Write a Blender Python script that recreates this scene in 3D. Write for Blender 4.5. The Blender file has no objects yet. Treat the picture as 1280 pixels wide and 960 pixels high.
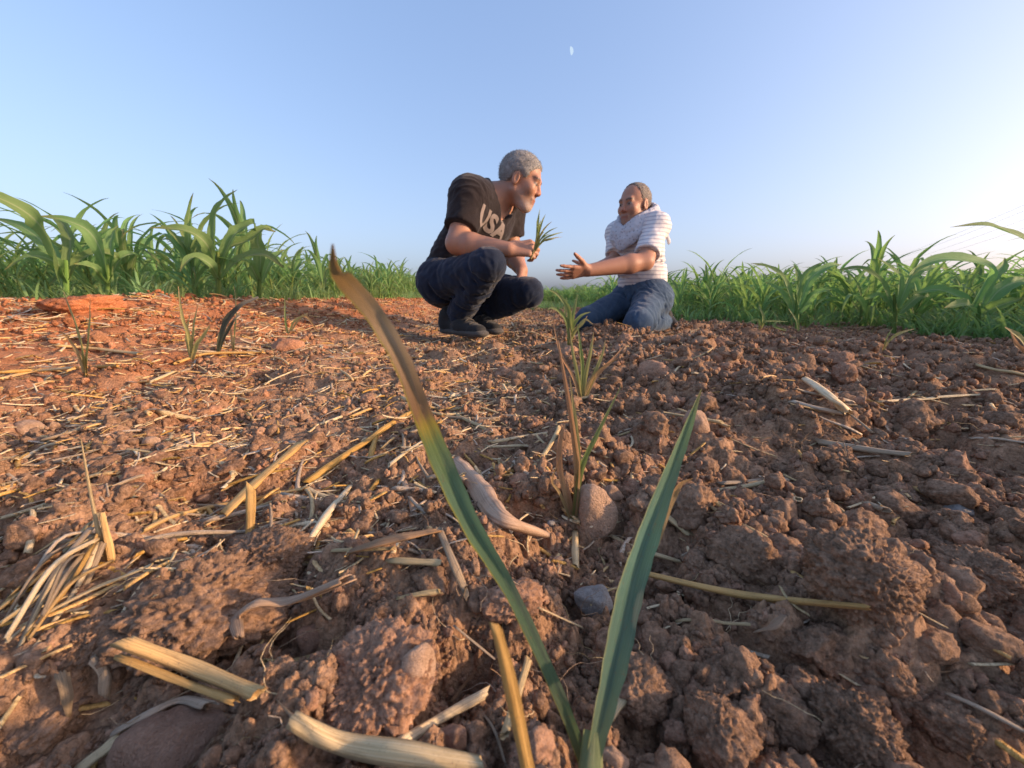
import bpy, bmesh, math, random
import numpy as np
from mathutils import Vector, Matrix
from mathutils.bvhtree import BVHTree

random.seed(7)
rng = np.random.default_rng(7)
R = math.radians
scene = bpy.context.scene
COL = scene.collection

# ------------------------------------------------------------------ camera, sky, sun, exposure
CAM = np.array([0.0, 0.0, 0.16])
PITCH = R(12.65)
FPX = 481.0                       # focal length in pixels of a 1280 wide picture
SUN_ELEV, SUN_AZ = R(14.0), R(99.0)   # azimuth clockwise from +Y (view direction): from the right, a little behind

cd = bpy.data.cameras.new('camera')
cam = bpy.data.objects.new('camera', cd)
COL.objects.link(cam)
cam.location = CAM
cam.rotation_euler = (math.pi / 2 - PITCH, 0, 0)
cd.sensor_width = 36
cd.lens = 36 * FPX / 1280
cd.clip_start = 0.005
cd.clip_end = 9000
cd.dof.use_dof = True
cd.dof.focus_distance = 0.34
cd.dof.aperture_fstop = 17.0
scene.camera = cam

world = bpy.data.worlds.new('World')
scene.world = world
world.use_nodes = True
wn = world.node_tree
sky = wn.nodes.new('ShaderNodeTexSky')
sky.sky_type = 'NISHITA'
sky.sun_disc = False
sky.sun_elevation = SUN_ELEV
sky.sun_rotation = SUN_AZ
sky.altitude = 300
sky.air_density = 1.0
sky.dust_density = 5.0
sky.ozone_density = 3.0
bgn = wn.nodes['Background']
# hazy evening air: the whole sky evened out, bluer aloft and creamier low down
sc_ = wn.nodes.new('ShaderNodeSeparateColor')
cc_ = wn.nodes.new('ShaderNodeCombineColor')
wn.links.new(sky.outputs[0], sc_.inputs[0])
for ch, (ex, k) in enumerate(((0.70, 1.37), (0.63, 1.39), (0.54, 1.73))):
    pw = wn.nodes.new('ShaderNodeMath')
    pw.operation = 'POWER'
    pw.inputs[1].default_value = ex
    mu = wn.nodes.new('ShaderNodeMath')
    mu.operation = 'MULTIPLY'
    mu.inputs[1].default_value = k
    wn.links.new(sc_.outputs[ch], pw.inputs[0])
    wn.links.new(pw.outputs[0], mu.inputs[0])
    wn.links.new(mu.outputs[0], cc_.inputs[ch])
wn.links.new(cc_.outputs[0], bgn.inputs[0])
bgn.inputs[1].default_value = 0.15

sl = bpy.data.lights.new('sun', 'SUN')
sl.energy = 2.9
sl.angle = R(2.0)
sl.color = (1.0, 0.68, 0.43)
sun = bpy.data.objects.new('sun', sl)
COL.objects.link(sun)
sdir = Vector((math.sin(SUN_AZ) * math.cos(SUN_ELEV), math.cos(SUN_AZ) * math.cos(SUN_ELEV), math.sin(SUN_ELEV)))
sun.rotation_euler = sdir.to_track_quat('Z', 'Y').to_euler()
sun.location = (6, -2, 5)

vs = scene.view_settings
vs.view_transform = 'Standard'
vs.look = 'None'
vs.gamma = 1
vs.use_curve_mapping = False
vs.exposure = 1.17
scene.render.engine = 'CYCLES'
scene.cycles.max_bounces = 8
scene.cycles.transparent_max_bounces = 8

# ------------------------------------------------------------------ small tools
def nrm(v):
    v = np.asarray(v, float)
    return v / (np.linalg.norm(v) + 1e-12)

_f = np.array([0, math.cos(PITCH), -math.sin(PITCH)])
_u = np.array([0, math.sin(PITCH), math.cos(PITCH)])
_r = np.array([1.0, 0, 0])

def ray(px, py):
    return _r * ((px - 640) / FPX) + _u * (-(py - 480) / FPX) + _f

def P(px, py, Y):
    """the point of the place seen at (px, py) that lies Y metres ahead"""
    d = ray(px, py)
    return CAM + d * (Y / d[1])

def sstep(a, b, x):
    t = np.clip((x - a) / (b - a), 0, 1)
    return t * t * (3 - 2 * t)

def hsh(ix, iy, iz, seed):
    h = (ix.astype(np.int64) * 374761393 + iy.astype(np.int64) * 668265263 + iz.astype(np.int64) * 2147483647 + seed * 974634777) & 0xFFFFFFFF
    h = ((h ^ (h >> 13)) * 1274126177) & 0xFFFFFFFF
    h = ((h ^ (h >> 16)) * 2246822519) & 0xFFFFFFFF
    h = h ^ (h >> 15)
    return h.astype(np.float64) / 4294967295.0

def vnoise(p, seed=0):
    """value noise in [-1, 1] for an (n, 3) array"""
    i = np.floor(p).astype(np.int64)
    f = p - i
    f = f * f * f * (f * (f * 6 - 15) + 10)
    out = 0
    for dx in (0, 1):
        wx = f[:, 0] if dx else 1 - f[:, 0]
        for dy in (0, 1):
            wy = f[:, 1] if dy else 1 - f[:, 1]
            for dz in (0, 1):
                wz = f[:, 2] if dz else 1 - f[:, 2]
                out = out + wx * wy * wz * hsh(i[:, 0] + dx, i[:, 1] + dy, i[:, 2] + dz, seed)
    return out * 2 - 1

def fbm(p, octv=4, seed=0, gain=0.5):
    a, s, out = 1.0, 0, 0
    q = np.array(p, float)
    for k in range(octv):
        out = out + a * vnoise(q, seed + k * 17)
        s += a
        a *= gain
        q = q * 2.03 + 11.7
    return out / s

def vnoise2(x, y, seed=0):
    return vnoise(np.stack([x, y, np.zeros_like(x) + 0.37], 1), seed)

def cells2(x, y, s, seed, prob):
    """rounded crumbs of about size s: height in units of s"""
    X, Y = x / s, y / s
    ix, iy = np.floor(X).astype(np.int64), np.floor(Y).astype(np.int64)
    z0 = np.zeros_like(ix)
    best = np.zeros_like(x)
    for dx in (-1, 0, 1):
        for dy in (-1, 0, 1):
            cx, cy = ix + dx, iy + dy
            h1 = hsh(cx, cy, z0, seed)
            h2 = hsh(cx, cy, z0 + 1, seed)
            h3 = hsh(cx, cy, z0 + 2, seed)
            r = 0.34 + 0.4 * ((h3 * 7.31) % 1.0)
            ox, oy = X - (cx + 0.15 + 0.7 * h1), Y - (cy + 0.15 + 0.7 * h2)
            a = (h1 * 5.77 % 1.0) * 6.283
            e = 0.75 + 0.5 * (h2 * 3.3 % 1.0)
            qx, qy = (ox * np.cos(a) + oy * np.sin(a)) * e, (-ox * np.sin(a) + oy * np.cos(a)) / e
            d2 = r * r - qx * qx - qy * qy
            v = np.sqrt(np.clip(d2, 0, None)) * (h3 < prob)
            best = np.maximum(best, v)
    return best

# ------------------------------------------------------------------ the lie of the land
def macro(x, y):
    z = 0.02 - 0.035 * sstep(0.4, 1.9, y)
    z = z + 0.165 * sstep(-0.22, -1.35, x) * sstep(0.15, 1.5, y)
    z = z - 0.04 * sstep(0.7, 2.0, x) * sstep(0.9, 2.2, y)
    z = z + 0.03 * np.exp(-((x - 0.25 - 0.12 * y) / 0.16) ** 2) * sstep(0.25, 0.6, y) * sstep(2.4, 1.5, y)
    return z

LAYERS = [(0.11, 11, .40, .45), (0.06, 12, .55, .5), (0.033, 13, .6, .55), (0.018, 14, .65, .6), (0.0098, 15, .7, .62), (0.0054, 16, .75, .62), (0.003, 17, .8, .6)]

def height(x, y, sp=0.004):
    x = np.asarray(x, float).ravel()
    y = np.asarray(y, float).ravel()
    sp = np.zeros_like(x) + sp
    r = np.hypot(x, y)
    z = macro(x, y)
    near = sstep(14, 5, r)
    z = z + 0.018 * vnoise2(x * 2.3, y * 2.3, 3) + 0.010 * vnoise2(x * 6, y * 6, 4) * near
    z = z - 0.020 * near
    rough = 0.75 + 0.45 * sstep(-0.35, 0.35, x) - 0.15 * sstep(-.1, -.5, x)
    for s, seed, prob, amp in LAYERS:
        w = sstep(1.2, 2.6, s / sp)
        m = w > 0.001
        if not m.any():
            continue
        patch = sstep(-0.5, 0.35, vnoise2(x[m] / (s * 4.2), y[m] / (s * 4.2), seed + 50))
        q = 1.9 / s
        wx = x[m] + 0.30 * s * vnoise2(x[m] * q, y[m] * q, seed + 70)
        wy = y[m] + 0.30 * s * vnoise2(x[m] * q, y[m] * q, seed + 80)
        z[m] += w[m] * amp * s * cells2(wx, wy, s, seed, prob) * (0.35 + 0.65 * patch) * rough[m]
    for fr, am in ((70, .0035), (170, .0024), (420, .0014), (950, .0008)):
        w = sstep(1.2, 2.6, 1 / fr / sp)
        m = w > .001
        if m.any():
            z[m] += am * w[m] * vnoise2(x[m] * fr, y[m] * fr, fr)
    return z

def ground_z(x, y):
    return float(height([x], [y])[0])

_ts = np.concatenate([np.geomspace(0.05, 1.2, 700), np.geomspace(1.21, 40, 250)])

def G(px, py, up=0.0):
    """where the sight line of a pixel meets the soil"""
    d = ray(px, py)
    pts = CAM[None] + _ts[:, None] * d[None]
    h = height(pts[:, 0], pts[:, 1]) + up
    k = np.argmax(pts[:, 2] < h)
    return pts[k]

def depth(p):
    return float(np.dot(np.asarray(p) - CAM, _f))

# ------------------------------------------------------------------ object helpers
def tag(o, label, cat, group=None):
    o['label'] = label
    o['category'] = cat
    if group:
        o['group'] = group
    return o

def link(o, parent=None):
    COL.objects.link(o)
    if parent is not None:
        o.parent = parent
    return o

def mesh_obj(name, verts, faces, mat, parent=None, smooth=True, uv=None, vcol=None, do_link=True):
    me = bpy.data.meshes.new(name)
    verts = np.asarray(verts, float)
    if isinstance(faces, np.ndarray):
        me.vertices.add(len(verts))
        me.vertices.foreach_set('co', verts.ravel())
        n, k = faces.shape
        me.loops.add(n * k)
        me.loops.foreach_set('vertex_index', faces.ravel().astype(np.int32))
        me.polygons.add(n)
        me.polygons.foreach_set('loop_start', np.arange(0, n * k, k, dtype=np.int32))
        me.update(calc_edges=True)
    else:
        me.from_pydata([tuple(v) for v in verts], [], faces)
    if uv is not None:
        l = me.uv_layers.new(name='UVMap')
        vi = np.zeros(len(me.loops), np.int32)
        me.loops.foreach_get('vertex_index', vi)
        l.data.foreach_set('uv', np.asarray(uv, float)[vi].ravel())
    if vcol is not None:
        a = me.color_attributes.new('Col', 'FLOAT_COLOR', 'POINT')
        c = np.ones((len(verts), 4))
        c[:, :3] = vcol
        a.data.foreach_set('color', c.ravel())
    if mat is not None:
        me.materials.append(mat)
    if smooth:
        me.polygons.foreach_set('use_smooth', np.ones(len(me.polygons), bool))
    o = bpy.data.objects.new(name, me)
    if do_link:
        link(o, parent)
    return o

def empty(name, loc):
    o = bpy.data.objects.new(name, None)
    o.empty_display_size = 0.05
    o.location = loc
    COL.objects.link(o)
    return o

def child_of(o, root):
    """parent a mesh built in world coordinates without moving it"""
    o.parent = root
    o.matrix_parent_inverse = Matrix.Translation(-Vector(root.location))
    return o

def copy_tree(o, parent=None):
    c = o.copy()
    COL.objects.link(c)
    c.parent = parent
    for ch in list(o.children):
        copy_tree(ch, c)
    return c

def smooth_path(pts, n):
    """Catmull-Rom through the points, n samples"""
    p = np.asarray(pts, float)
    if len(p) == 2:
        t = np.linspace(0, 1, n)[:, None]
        return p[0] * (1 - t) + p[1] * t
    q = np.vstack([2 * p[0] - p[1], p, 2 * p[-1] - p[-2]])
    out = []
    for s in np.linspace(0, len(p) - 1, n):
        i = min(int(s), len(p) - 2)
        t = s - i
        a, b, c, d = q[i], q[i + 1], q[i + 2], q[i + 3]
        out.append(0.5 * ((2 * b) + (c - a) * t + (2 * a - 5 * b + 4 * c - d) * t * t + (3 * b - a - 3 * c + d) * t ** 3))
    return np.array(out)

def tube(pts, rad, sides=8, flat=1.0, jag=0.0, hollow=True, seed=0, split=0):
    """a stalk along a path, ends a little ragged and hollow; UV: along, around"""
    rs = np.random.default_rng(seed)
    p = np.asarray(pts, float)
    n = len(p)
    rad = np.broadcast_to(np.asarray(rad, float), (n,))
    T = np.gradient(p, axis=0)
    T /= np.linalg.norm(T, axis=1)[:, None] + 1e-12
    ref = np.array([0, 0, 1.0]) if abs(T[0][2]) < 0.9 else np.array([0, 1.0, 0])
    V, F, UV = [], [], []
    L = np.concatenate([[0], np.cumsum(np.linalg.norm(np.diff(p, axis=0), axis=1))])
    arc = 2 * math.pi * (1 - split)
    cnt = sides + (1 if split else 0)
    for i in range(n):
        s = nrm(np.cross(T[i], ref))
        u = nrm(np.cross(s, T[i]))
        for k in range(cnt):
            a = arc * k / sides + (0.6 if split else 0)
            w = 1 + 0.10 * math.sin(3 * a + seed) + 0.06 * math.sin(7 * a + seed * 2.3)
            off = (s * math.cos(a) + u * math.sin(a) * flat) * rad[i] * w
            q = p[i] + off
            if jag and i in (0, n - 1):
                q = q + T[i] * (math.sin(a + seed + i) * .9 + .35 * rs.uniform(-1, 1)) * jag * rad[i]
            V.append(q)
            UV.append((L[i] * 30, k / sides * 1.0))
    for i in range(n - 1):
        for k in range(sides if not split else cnt - 1):
            k2 = (k + 1) % cnt
            F.append((i * cnt + k, i * cnt + k2, (i + 1) * cnt + k2, (i + 1) * cnt + k))
    if hollow and not split:
        for i, sg in ((0, 1), (n - 1, -1)):
            b = len(V)
            for k in range(cnt):
                V.append(p[i] + (V[i * cnt + k] - p[i]) * 0.72)
                UV.append((L[i] * 30, k / sides))
            b2 = len(V)
            for k in range(cnt):
                V.append(p[i] + (V[i * cnt + k] - p[i]) * 0.62 + T[i] * sg * rad[i] * 1.6)
                UV.append((L[i] * 30 + .2, k / sides))
            c = len(V)
            V.append(p[i] + T[i] * sg * rad[i] * 1.7)
            UV.append((L[i] * 30 + .2, 0.5))
            for k in range(cnt):
                k2 = (k + 1) % cnt
                F.append((i * cnt + k2, i * cnt + k, b + k, b + k2))
                F.append((b + k2, b + k, b2 + k, b2 + k2))
                F.append((b2 + k2, b2 + k, c))
    return np.array(V), F, np.array(UV)

def ribbon(pts, wid, nref, fold=0.25, wave=0.0, across=5, seed=0, curl=0.0):
    """a leaf blade: folded along its midrib; UV: along 0..1, across 0..1"""
    p = np.asarray(pts, float)
    n = len(p)
    wid = np.broadcast_to(np.asarray(wid, float), (n,))
    T = np.gradient(p, axis=0)
    T /= np.linalg.norm(T, axis=1)[:, None] + 1e-12
    V, UV, F = [], [], []
    rs = np.random.default_rng(seed)
    ph = rs.uniform(0, 6.28, 4)
    nick = 1 + .07 * np.sin(np.arange(n) * 1.7 + ph[3]) * rs.uniform(0, 1, n)
    for i in range(n):
        s = nrm(np.cross(T[i], nref[i] if np.ndim(nref) == 2 else nref))
        u = nrm(np.cross(s, T[i]))
        for k in range(across):
            c = k / (across - 1) * 2 - 1
            h = wid[i] / 2 * (nick[i] if k in (0, across - 1) else 1)
            off = s * c * h * (1 - 0.1 * fold) + u * (abs(c) * fold * h)
            t = i / (n - 1)
            off = off + u * wave * h * c * abs(c) * math.sin(t * 19 + ph[0] + (ph[1] if c > 0 else ph[2]))
            off = off + u * curl * h * c
            V.append(p[i] + off)
            UV.append((t, k / (across - 1)))
    for i in range(n - 1):
        for k in range(across - 1):
            a = i * across + k
            F.append((a, a + 1, a + across + 1, a + across))
    return np.array(V), F, np.array(UV)

# ------------------------------------------------------------------ materials
class NT:
    def __init__(s, name):
        s.m = bpy.data.materials.new(name)
        s.m.use_nodes = True
        s.t = s.m.node_tree
        s.b = s.t.nodes['Principled BSDF']
        s.out = s.t.nodes['Material Output']
    def n(s, kind, **kw):
        nd = s.t.nodes.new('ShaderNode' + kind)
        for k, v in kw.items():
            setattr(nd, k, v)
        return nd
    def l(s, a, b):
        s.t.links.new(a, b)
    def noise(s, vec, scale, detail=4, rough=0.55, dist=0.0):
        nd = s.n('TexNoise')
        nd.inputs['Scale'].default_value = scale
        nd.inputs['Detail'].default_value = detail
        nd.inputs['Roughness'].default_value = rough
        nd.inputs['Distortion'].default_value = dist
        if vec is not None:
            s.l(vec, nd.inputs['Vector'])
        return nd.outputs['Fac']
    def ramp(s, fac, stops):
        nd = s.n('ValToRGB')
        e = nd.color_ramp.elements
        while len(e) < len(stops):
            e.new(0.5)
        for el, (p, c) in zip(e, stops):
            el.position = p
            el.color = (*c, 1)
        s.l(fac, nd.inputs[0])
        return nd.outputs['Color']
    def mix(s, fac, a, b, kind='MIX'):
        nd = s.n('Mix', data_type='RGBA', blend_type=kind)
        for sock, v in ((nd.inputs[0], fac), (nd.inputs[6], a), (nd.inputs[7], b)):
            if isinstance(v, (int, float)):
                sock.default_value = v
            elif isinstance(v, tuple):
                sock.default_value = (*v, 1)
            else:
                s.l(v, sock)
        return nd.outputs[2]
    def math(s, op, a, b=None):
        nd = s.n('Math', operation=op)
        for sock, v in ((nd.inputs[0], a), (nd.inputs[1], b)):
            if v is None:
                continue
            if isinstance(v, (int, float)):
                sock.default_value = v
            else:
                s.l(v, sock)
        return nd.outputs[0]
    def bump(s, h, dist, strength=1.0, prev=None):
        nd = s.n('Bump')
        nd.inputs['Strength'].default_value = strength
        nd.inputs['Distance'].default_value = dist
        s.l(h, nd.inputs['Height'])
        if prev is not None:
            s.l(prev, nd.inputs['Normal'])
        return nd.outputs['Normal']
    def base(s, col, rough=0.8, spec=0.3):
        if isinstance(col, tuple):
            s.b.inputs['Base Color'].default_value = (*col, 1)
        else:
            s.l(col, s.b.inputs['Base Color'])
        s.b.inputs['Roughness'].default_value = rough
        s.b.inputs['Specular IOR Level'].default_value = spec
    def pos(s):
        return s.n('NewGeometry').outputs['Position']
    def obj(s):
        return s.n('TexCoord').outputs['Object']
    def uv(s):
        return s.n('TexCoord').outputs['UV']
    def mapping(s, vec, scale):
        nd = s.n('Mapping')
        nd.inputs['Scale'].default_value = scale
        s.l(vec, nd.inputs['Vector'])
        return nd.outputs[0]
    def rnd(s):
        return s.n('ObjectInfo').outputs['Random']
    def translucent(s, col, fac):
        tr = s.n('BsdfTranslucent')
        if isinstance(col, tuple):
            tr.inputs[0].default_value = (*col, 1)
        else:
            s.l(col, tr.inputs[0])
        mx = s.n('MixShader')
        mx.inputs[0].default_value = fac
        s.l(s.b.outputs[0], mx.inputs[1])
        s.l(tr.outputs[0], mx.inputs[2])
        s.l(mx.outputs[0], s.out.inputs[0])

def soil_material(name, dark, mid, light, dusty=0.5):
    t = NT(name)
    p = t.pos()
    big = t.noise(p, 5.0, 3, 0.6)
    med = t.noise(p, 55.0, 5, 0.65)
    fine = t.noise(p, 420.0, 4, 0.7)
    grit = t.noise(p, 1500.0, 3, 0.6)
    c1 = t.ramp(med, [(0.33, dark), (0.52, mid), (0.72, light)])
    c2 = t.ramp(fine, [(0.34, tuple(v * 0.5 for v in dark)), (0.52, mid), (0.72, light)])
    c = t.mix(0.6, c1, c2)
    c = t.mix(t.ramp(big, [(0.35, (0, 0, 0)), (0.7, (dusty,) * 3)]), c, t.mix(0.5, c, light))
    g = t.ramp(grit, [(0.68, (0, 0, 0)), (0.76, (0.55,) * 3)])
    c = t.mix(g, c, tuple(min(1, v * 1.5 + 0.04) for v in light))
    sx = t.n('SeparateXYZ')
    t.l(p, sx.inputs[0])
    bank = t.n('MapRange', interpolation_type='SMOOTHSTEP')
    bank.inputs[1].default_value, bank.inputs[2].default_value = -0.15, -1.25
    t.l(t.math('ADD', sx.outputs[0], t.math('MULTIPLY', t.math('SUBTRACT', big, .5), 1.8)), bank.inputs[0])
    c = t.mix(bank.outputs[0], c, t.mix(1.0, c, (1.30, 0.88, 0.66), 'MULTIPLY'))    # redder earth of the bank, plus warm sunlight put into its colour
    t.base(c, 0.95, 0.12)
    rug = t.noise(p, 190.0, 6, 0.66, 0.3)
    n1 = t.bump(rug, 0.0042, 0.9)
    n2 = t.bump(grit, 0.0004, 0.7, n1)
    t.l(n2, t.b.inputs['Normal'])
    return t.m

M = {}
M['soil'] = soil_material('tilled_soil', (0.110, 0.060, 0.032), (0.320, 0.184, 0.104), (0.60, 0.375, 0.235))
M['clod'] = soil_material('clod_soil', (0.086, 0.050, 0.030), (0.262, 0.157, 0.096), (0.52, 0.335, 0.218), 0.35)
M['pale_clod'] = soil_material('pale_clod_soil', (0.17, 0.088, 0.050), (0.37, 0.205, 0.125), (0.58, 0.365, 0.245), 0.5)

def straw_material(name, dark, mid, light):
    t = NT(name)
    uv = t.uv()
    st = t.noise(t.mapping(uv, (0.35, 26, 1)), 1.0, 4, 0.6)
    bl = t.noise(t.mapping(uv, (2.2, 3, 1)), 1.0, 4, 0.65)
    c = t.ramp(st, [(0.25, dark), (0.5, mid), (0.75, light)])
    c = t.mix(t.ramp(bl, [(0.52, (0, 0, 0)), (0.7, (0.55,) * 3)]), c, tuple(v * 0.8 for v in dark))
    sp = t.noise(t.pos(), 900.0, 3, 0.7)
    c = t.mix(t.ramp(sp, [(0.60, (0, 0, 0)), (0.70, (0.55,) * 3)]), c, (0.22, 0.13, 0.08))
    rn = t.rnd()
    hs = t.n('HueSaturation')
    t.l(t.math('ADD', t.math('MULTIPLY', rn, 0.5), 0.7), hs.inputs['Value'])
    t.l(t.math('ADD', t.math('MULTIPLY', rn, -0.25), 1.1), hs.inputs['Saturation'])
    t.l(c, hs.inputs['Color'])
    t.base(hs.outputs[0], 0.6, 0.35)
    t.l(t.bump(st, 0.0012, 0.9), t.b.inputs['Normal'])
    return t.m

M['straw_gold'] = straw_material('golden_straw', (0.30, 0.155, 0.045), (0.62, 0.37, 0.115), (0.78, 0.53, 0.22))
M['straw_pale'] = straw_material('pale_straw', (0.36, 0.235, 0.105), (0.66, 0.49, 0.255), (0.80, 0.65, 0.40))
M['straw_grey'] = straw_material('weathered_straw', (0.22, 0.15, 0.09), (0.46, 0.34, 0.22), (0.66, 0.52, 0.36))
M['root'] = straw_material('pale_root', (0.30, 0.18, 0.11), (0.54, 0.36, 0.24), (0.66, 0.49, 0.36))
M['bark'] = straw_material('dry_husk', (0.16, 0.085, 0.045), (0.36, 0.22, 0.12), (0.55, 0.38, 0.24))

def stone_material(name, a, b):
    t = NT(name)
    o = t.obj()
    f = t.noise(o, 2.2, 5, 0.65, 0.4)
    g = t.noise(o, 16.0, 4, 0.6)
    c = t.mix(0.4, t.ramp(f, [(0.3, a), (0.7, b)]), t.ramp(g, [(0.3, a), (0.7, b)]))
    dirt = t.noise(t.pos(), 320.0, 5, 0.65)
    c = t.mix(t.ramp(dirt, [(0.54, (0, 0, 0)), (0.68, (0.45,) * 3)]), c, (0.30, 0.18, 0.11))
    t.base(c, 0.88, 0.2)
    t.l(t.bump(dirt, 0.0016, 0.8, t.bump(g, 0.12, 0.6)), t.b.inputs['Normal'])
    return t.m

M['stone_tan'] = stone_material('tan_stone', (0.46, 0.28, 0.175), (0.70, 0.48, 0.34))
M['stone_grey'] = stone_material('grey_stone', (0.27, 0.25, 0.23), (0.50, 0.46, 0.42))
M['stone_red'] = stone_material('reddish_stone', (0.27, 0.15, 0.095), (0.50, 0.31, 0.21))

def leaf_material(name, dark, light, rib, transl=0.35, tcol=(0.19, 0.37, 0.06)):
    t = NT(name)
    uv = t.uv()
    sep = t.n('SeparateXYZ')
    t.l(uv, sep.inputs[0])
    v = sep.outputs[1]
    vein = t.noise(t.mapping(uv, (1.2, 34, 1)), 1.0, 3, 0.5)
    blot = t.noise(t.mapping(uv, (5, 3, 1)), 1.0, 4, 0.6)
    c = t.ramp(t.mix(0.5, vein, blot), [(0.3, dark), (0.7, light)])
    d = t.math('ABSOLUTE', t.math('SUBTRACT', v, 0.5))
    c = t.mix(t.ramp(d, [(0.0, (0.8,) * 3), (0.07, (0, 0, 0))]), c, rib)
    tipf = t.math('ADD', sep.outputs[0], t.math('MULTIPLY', t.math('SUBTRACT', blot, .5), .5))
    c = t.mix(t.ramp(tipf, [(.80, (0, 0, 0)), (1.0, (.8,) * 3)]), c, (.34, .27, .10))
    hs = t.n('HueSaturation')
    rn = t.rnd()
    t.l(t.math('ADD', t.math('MULTIPLY', rn, 0.06), 0.465), hs.inputs['Hue'])
    t.l(t.math('ADD', t.math('MULTIPLY', rn, 0.5), 0.75), hs.inputs['Value'])
    t.l(c, hs.inputs['Color'])
    t.base(hs.outputs[0], 0.6, 0.2)
    t.l(t.bump(vein, 0.0015, 0.5), t.b.inputs['Normal'])
    t.translucent(t.mix(0.5, hs.outputs[0], tcol), transl)
    return t.m

M['corn_leaf'] = leaf_material('corn_leaf', (0.15, 0.27, 0.09), (0.29, 0.455, 0.18), (0.46, 0.55, 0.31), 0.52)
M['corn_stalk'] = leaf_material('corn_stalk', (0.08, 0.15, 0.03), (0.16, 0.24, 0.06), (0.2, 0.28, 0.08), 0.1)
M['weed'] = leaf_material('weed_green', (0.18, 0.30, 0.11), (0.32, 0.45, 0.19), (0.40, 0.49, 0.24), 0.52)

def blade_material(name, stops, edge=None, transl=0.45):
    """colour along the blade (withering towards the tip), veins across"""
    t = NT(name)
    uv = t.uv()
    sep = t.n('SeparateXYZ')
    t.l(uv, sep.inputs[0])
    wob = t.noise(t.mapping(uv, (4, 9, 1)), 1.0, 4, 0.6)
    u = t.math('ADD', sep.outputs[0], t.math('MULTIPLY', t.math('SUBTRACT', wob, 0.5), 0.10))
    c = t.ramp(u, stops)
    vein = t.noise(t.mapping(uv, (0.9, 75, 1)), 1.0, 4, 0.65)
    c = t.mix(t.ramp(vein, [(0.38, (0.75,) * 3), (0.6, (0, 0, 0))]), c, t.mix(1.0, c, (0.45, 0.55, 0.45), 'MULTIPLY'))
    blot = t.noise(t.mapping(uv, (14, 5, 1)), 1.0, 5, 0.7)
    c = t.mix(t.ramp(blot, [(0.58, (0, 0, 0)), (0.75, (0.35,) * 3)]), c, (0.40, 0.36, 0.14))
    dm = t.math('ABSOLUTE', t.math('SUBTRACT', sep.outputs[1], 0.5))
    c = t.mix(t.ramp(dm, [(0.0, (0.55,) * 3), (0.045, (0, 0, 0))]), c, t.mix(1.0, c, (1.5, 1.45, 1.3), 'MULTIPLY'))
    sp = t.noise(t.pos(), 700.0, 3, 0.7)
    c = t.mix(t.ramp(sp, [(0.62, (0, 0, 0)), (0.70, (0.6,) * 3)]), c, (0.27, 0.17, 0.10))
    if edge:
        c = t.mix(t.ramp(sep.outputs[1], [(0.0, (0.9,) * 3), (0.10, (0, 0, 0))]), c, edge)
    t.base(c, 0.5, 0.4)
    t.l(t.bump(vein, 0.0012, 0.9), t.b.inputs['Normal'])
    t.translucent(c, transl)
    return t.m

M['leaf_scorched'] = blade_material('scorched_leaf', [(0.0, (0.28, 0.34, 0.13)), (0.12, (0.16, 0.27, 0.15)), (0.36, (0.18, 0.31, 0.19)), (0.45, (0.27, 0.37, 0.13)), (0.485, (0.62, 0.46, 0.08)), (0.51, (0.46, 0.25, 0.12)), (0.66, (0.60, 0.42, 0.26)), (0.80, (0.44, 0.25, 0.085)), (1.0, (0.36, 0.20, 0.08))], (0.42, 0.36, 0.05))
M['leaf_blue'] = blade_material('bluish_leaf', [(0.0, (0.34, 0.40, 0.20)), (0.2, (0.17, 0.30, 0.22)), (0.55, (0.17, 0.34, 0.255)), (0.9, (0.27, 0.40, 0.20)), (1.0, (0.46, 0.38, 0.14))], (0.42, 0.44, 0.20))
M['leaf_dry'] = blade_material('dry_leaf', [(0.0, (0.56, 0.44, 0.21)), (0.5, (0.64, 0.41, 0.19)), (1.0, (0.54, 0.28, 0.11))])
M['blade_yellow'] = blade_material('yellowing_blade', [(0.0, (0.52, 0.40, 0.19)), (0.3, (0.50, 0.45, 0.16)), (0.75, (0.55, 0.48, 0.20)), (1.0, (0.66, 0.44, 0.22))])
M['blade_red'] = blade_material('reddish_dry_blade', [(0.0, (0.60, 0.42, 0.22)), (0.5, (0.62, 0.32, 0.17)), (1.0, (0.68, 0.40, 0.24))])
M['blade_green'] = blade_material('green_blade', [(0.0, (0.46, 0.42, 0.16)), (0.4, (0.30, 0.37, 0.11)), (1.0, (0.36, 0.40, 0.17))])
M['blade_dark'] = blade_material('blackened_blade', [(0.0, (0.26, 0.25, 0.12)), (0.4, (0.12, 0.125, 0.09)), (0.7, (0.11, 0.10, 0.075)), (0.85, (0.50, 0.40, 0.28)), (1.0, (0.62, 0.50, 0.36))])

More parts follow.
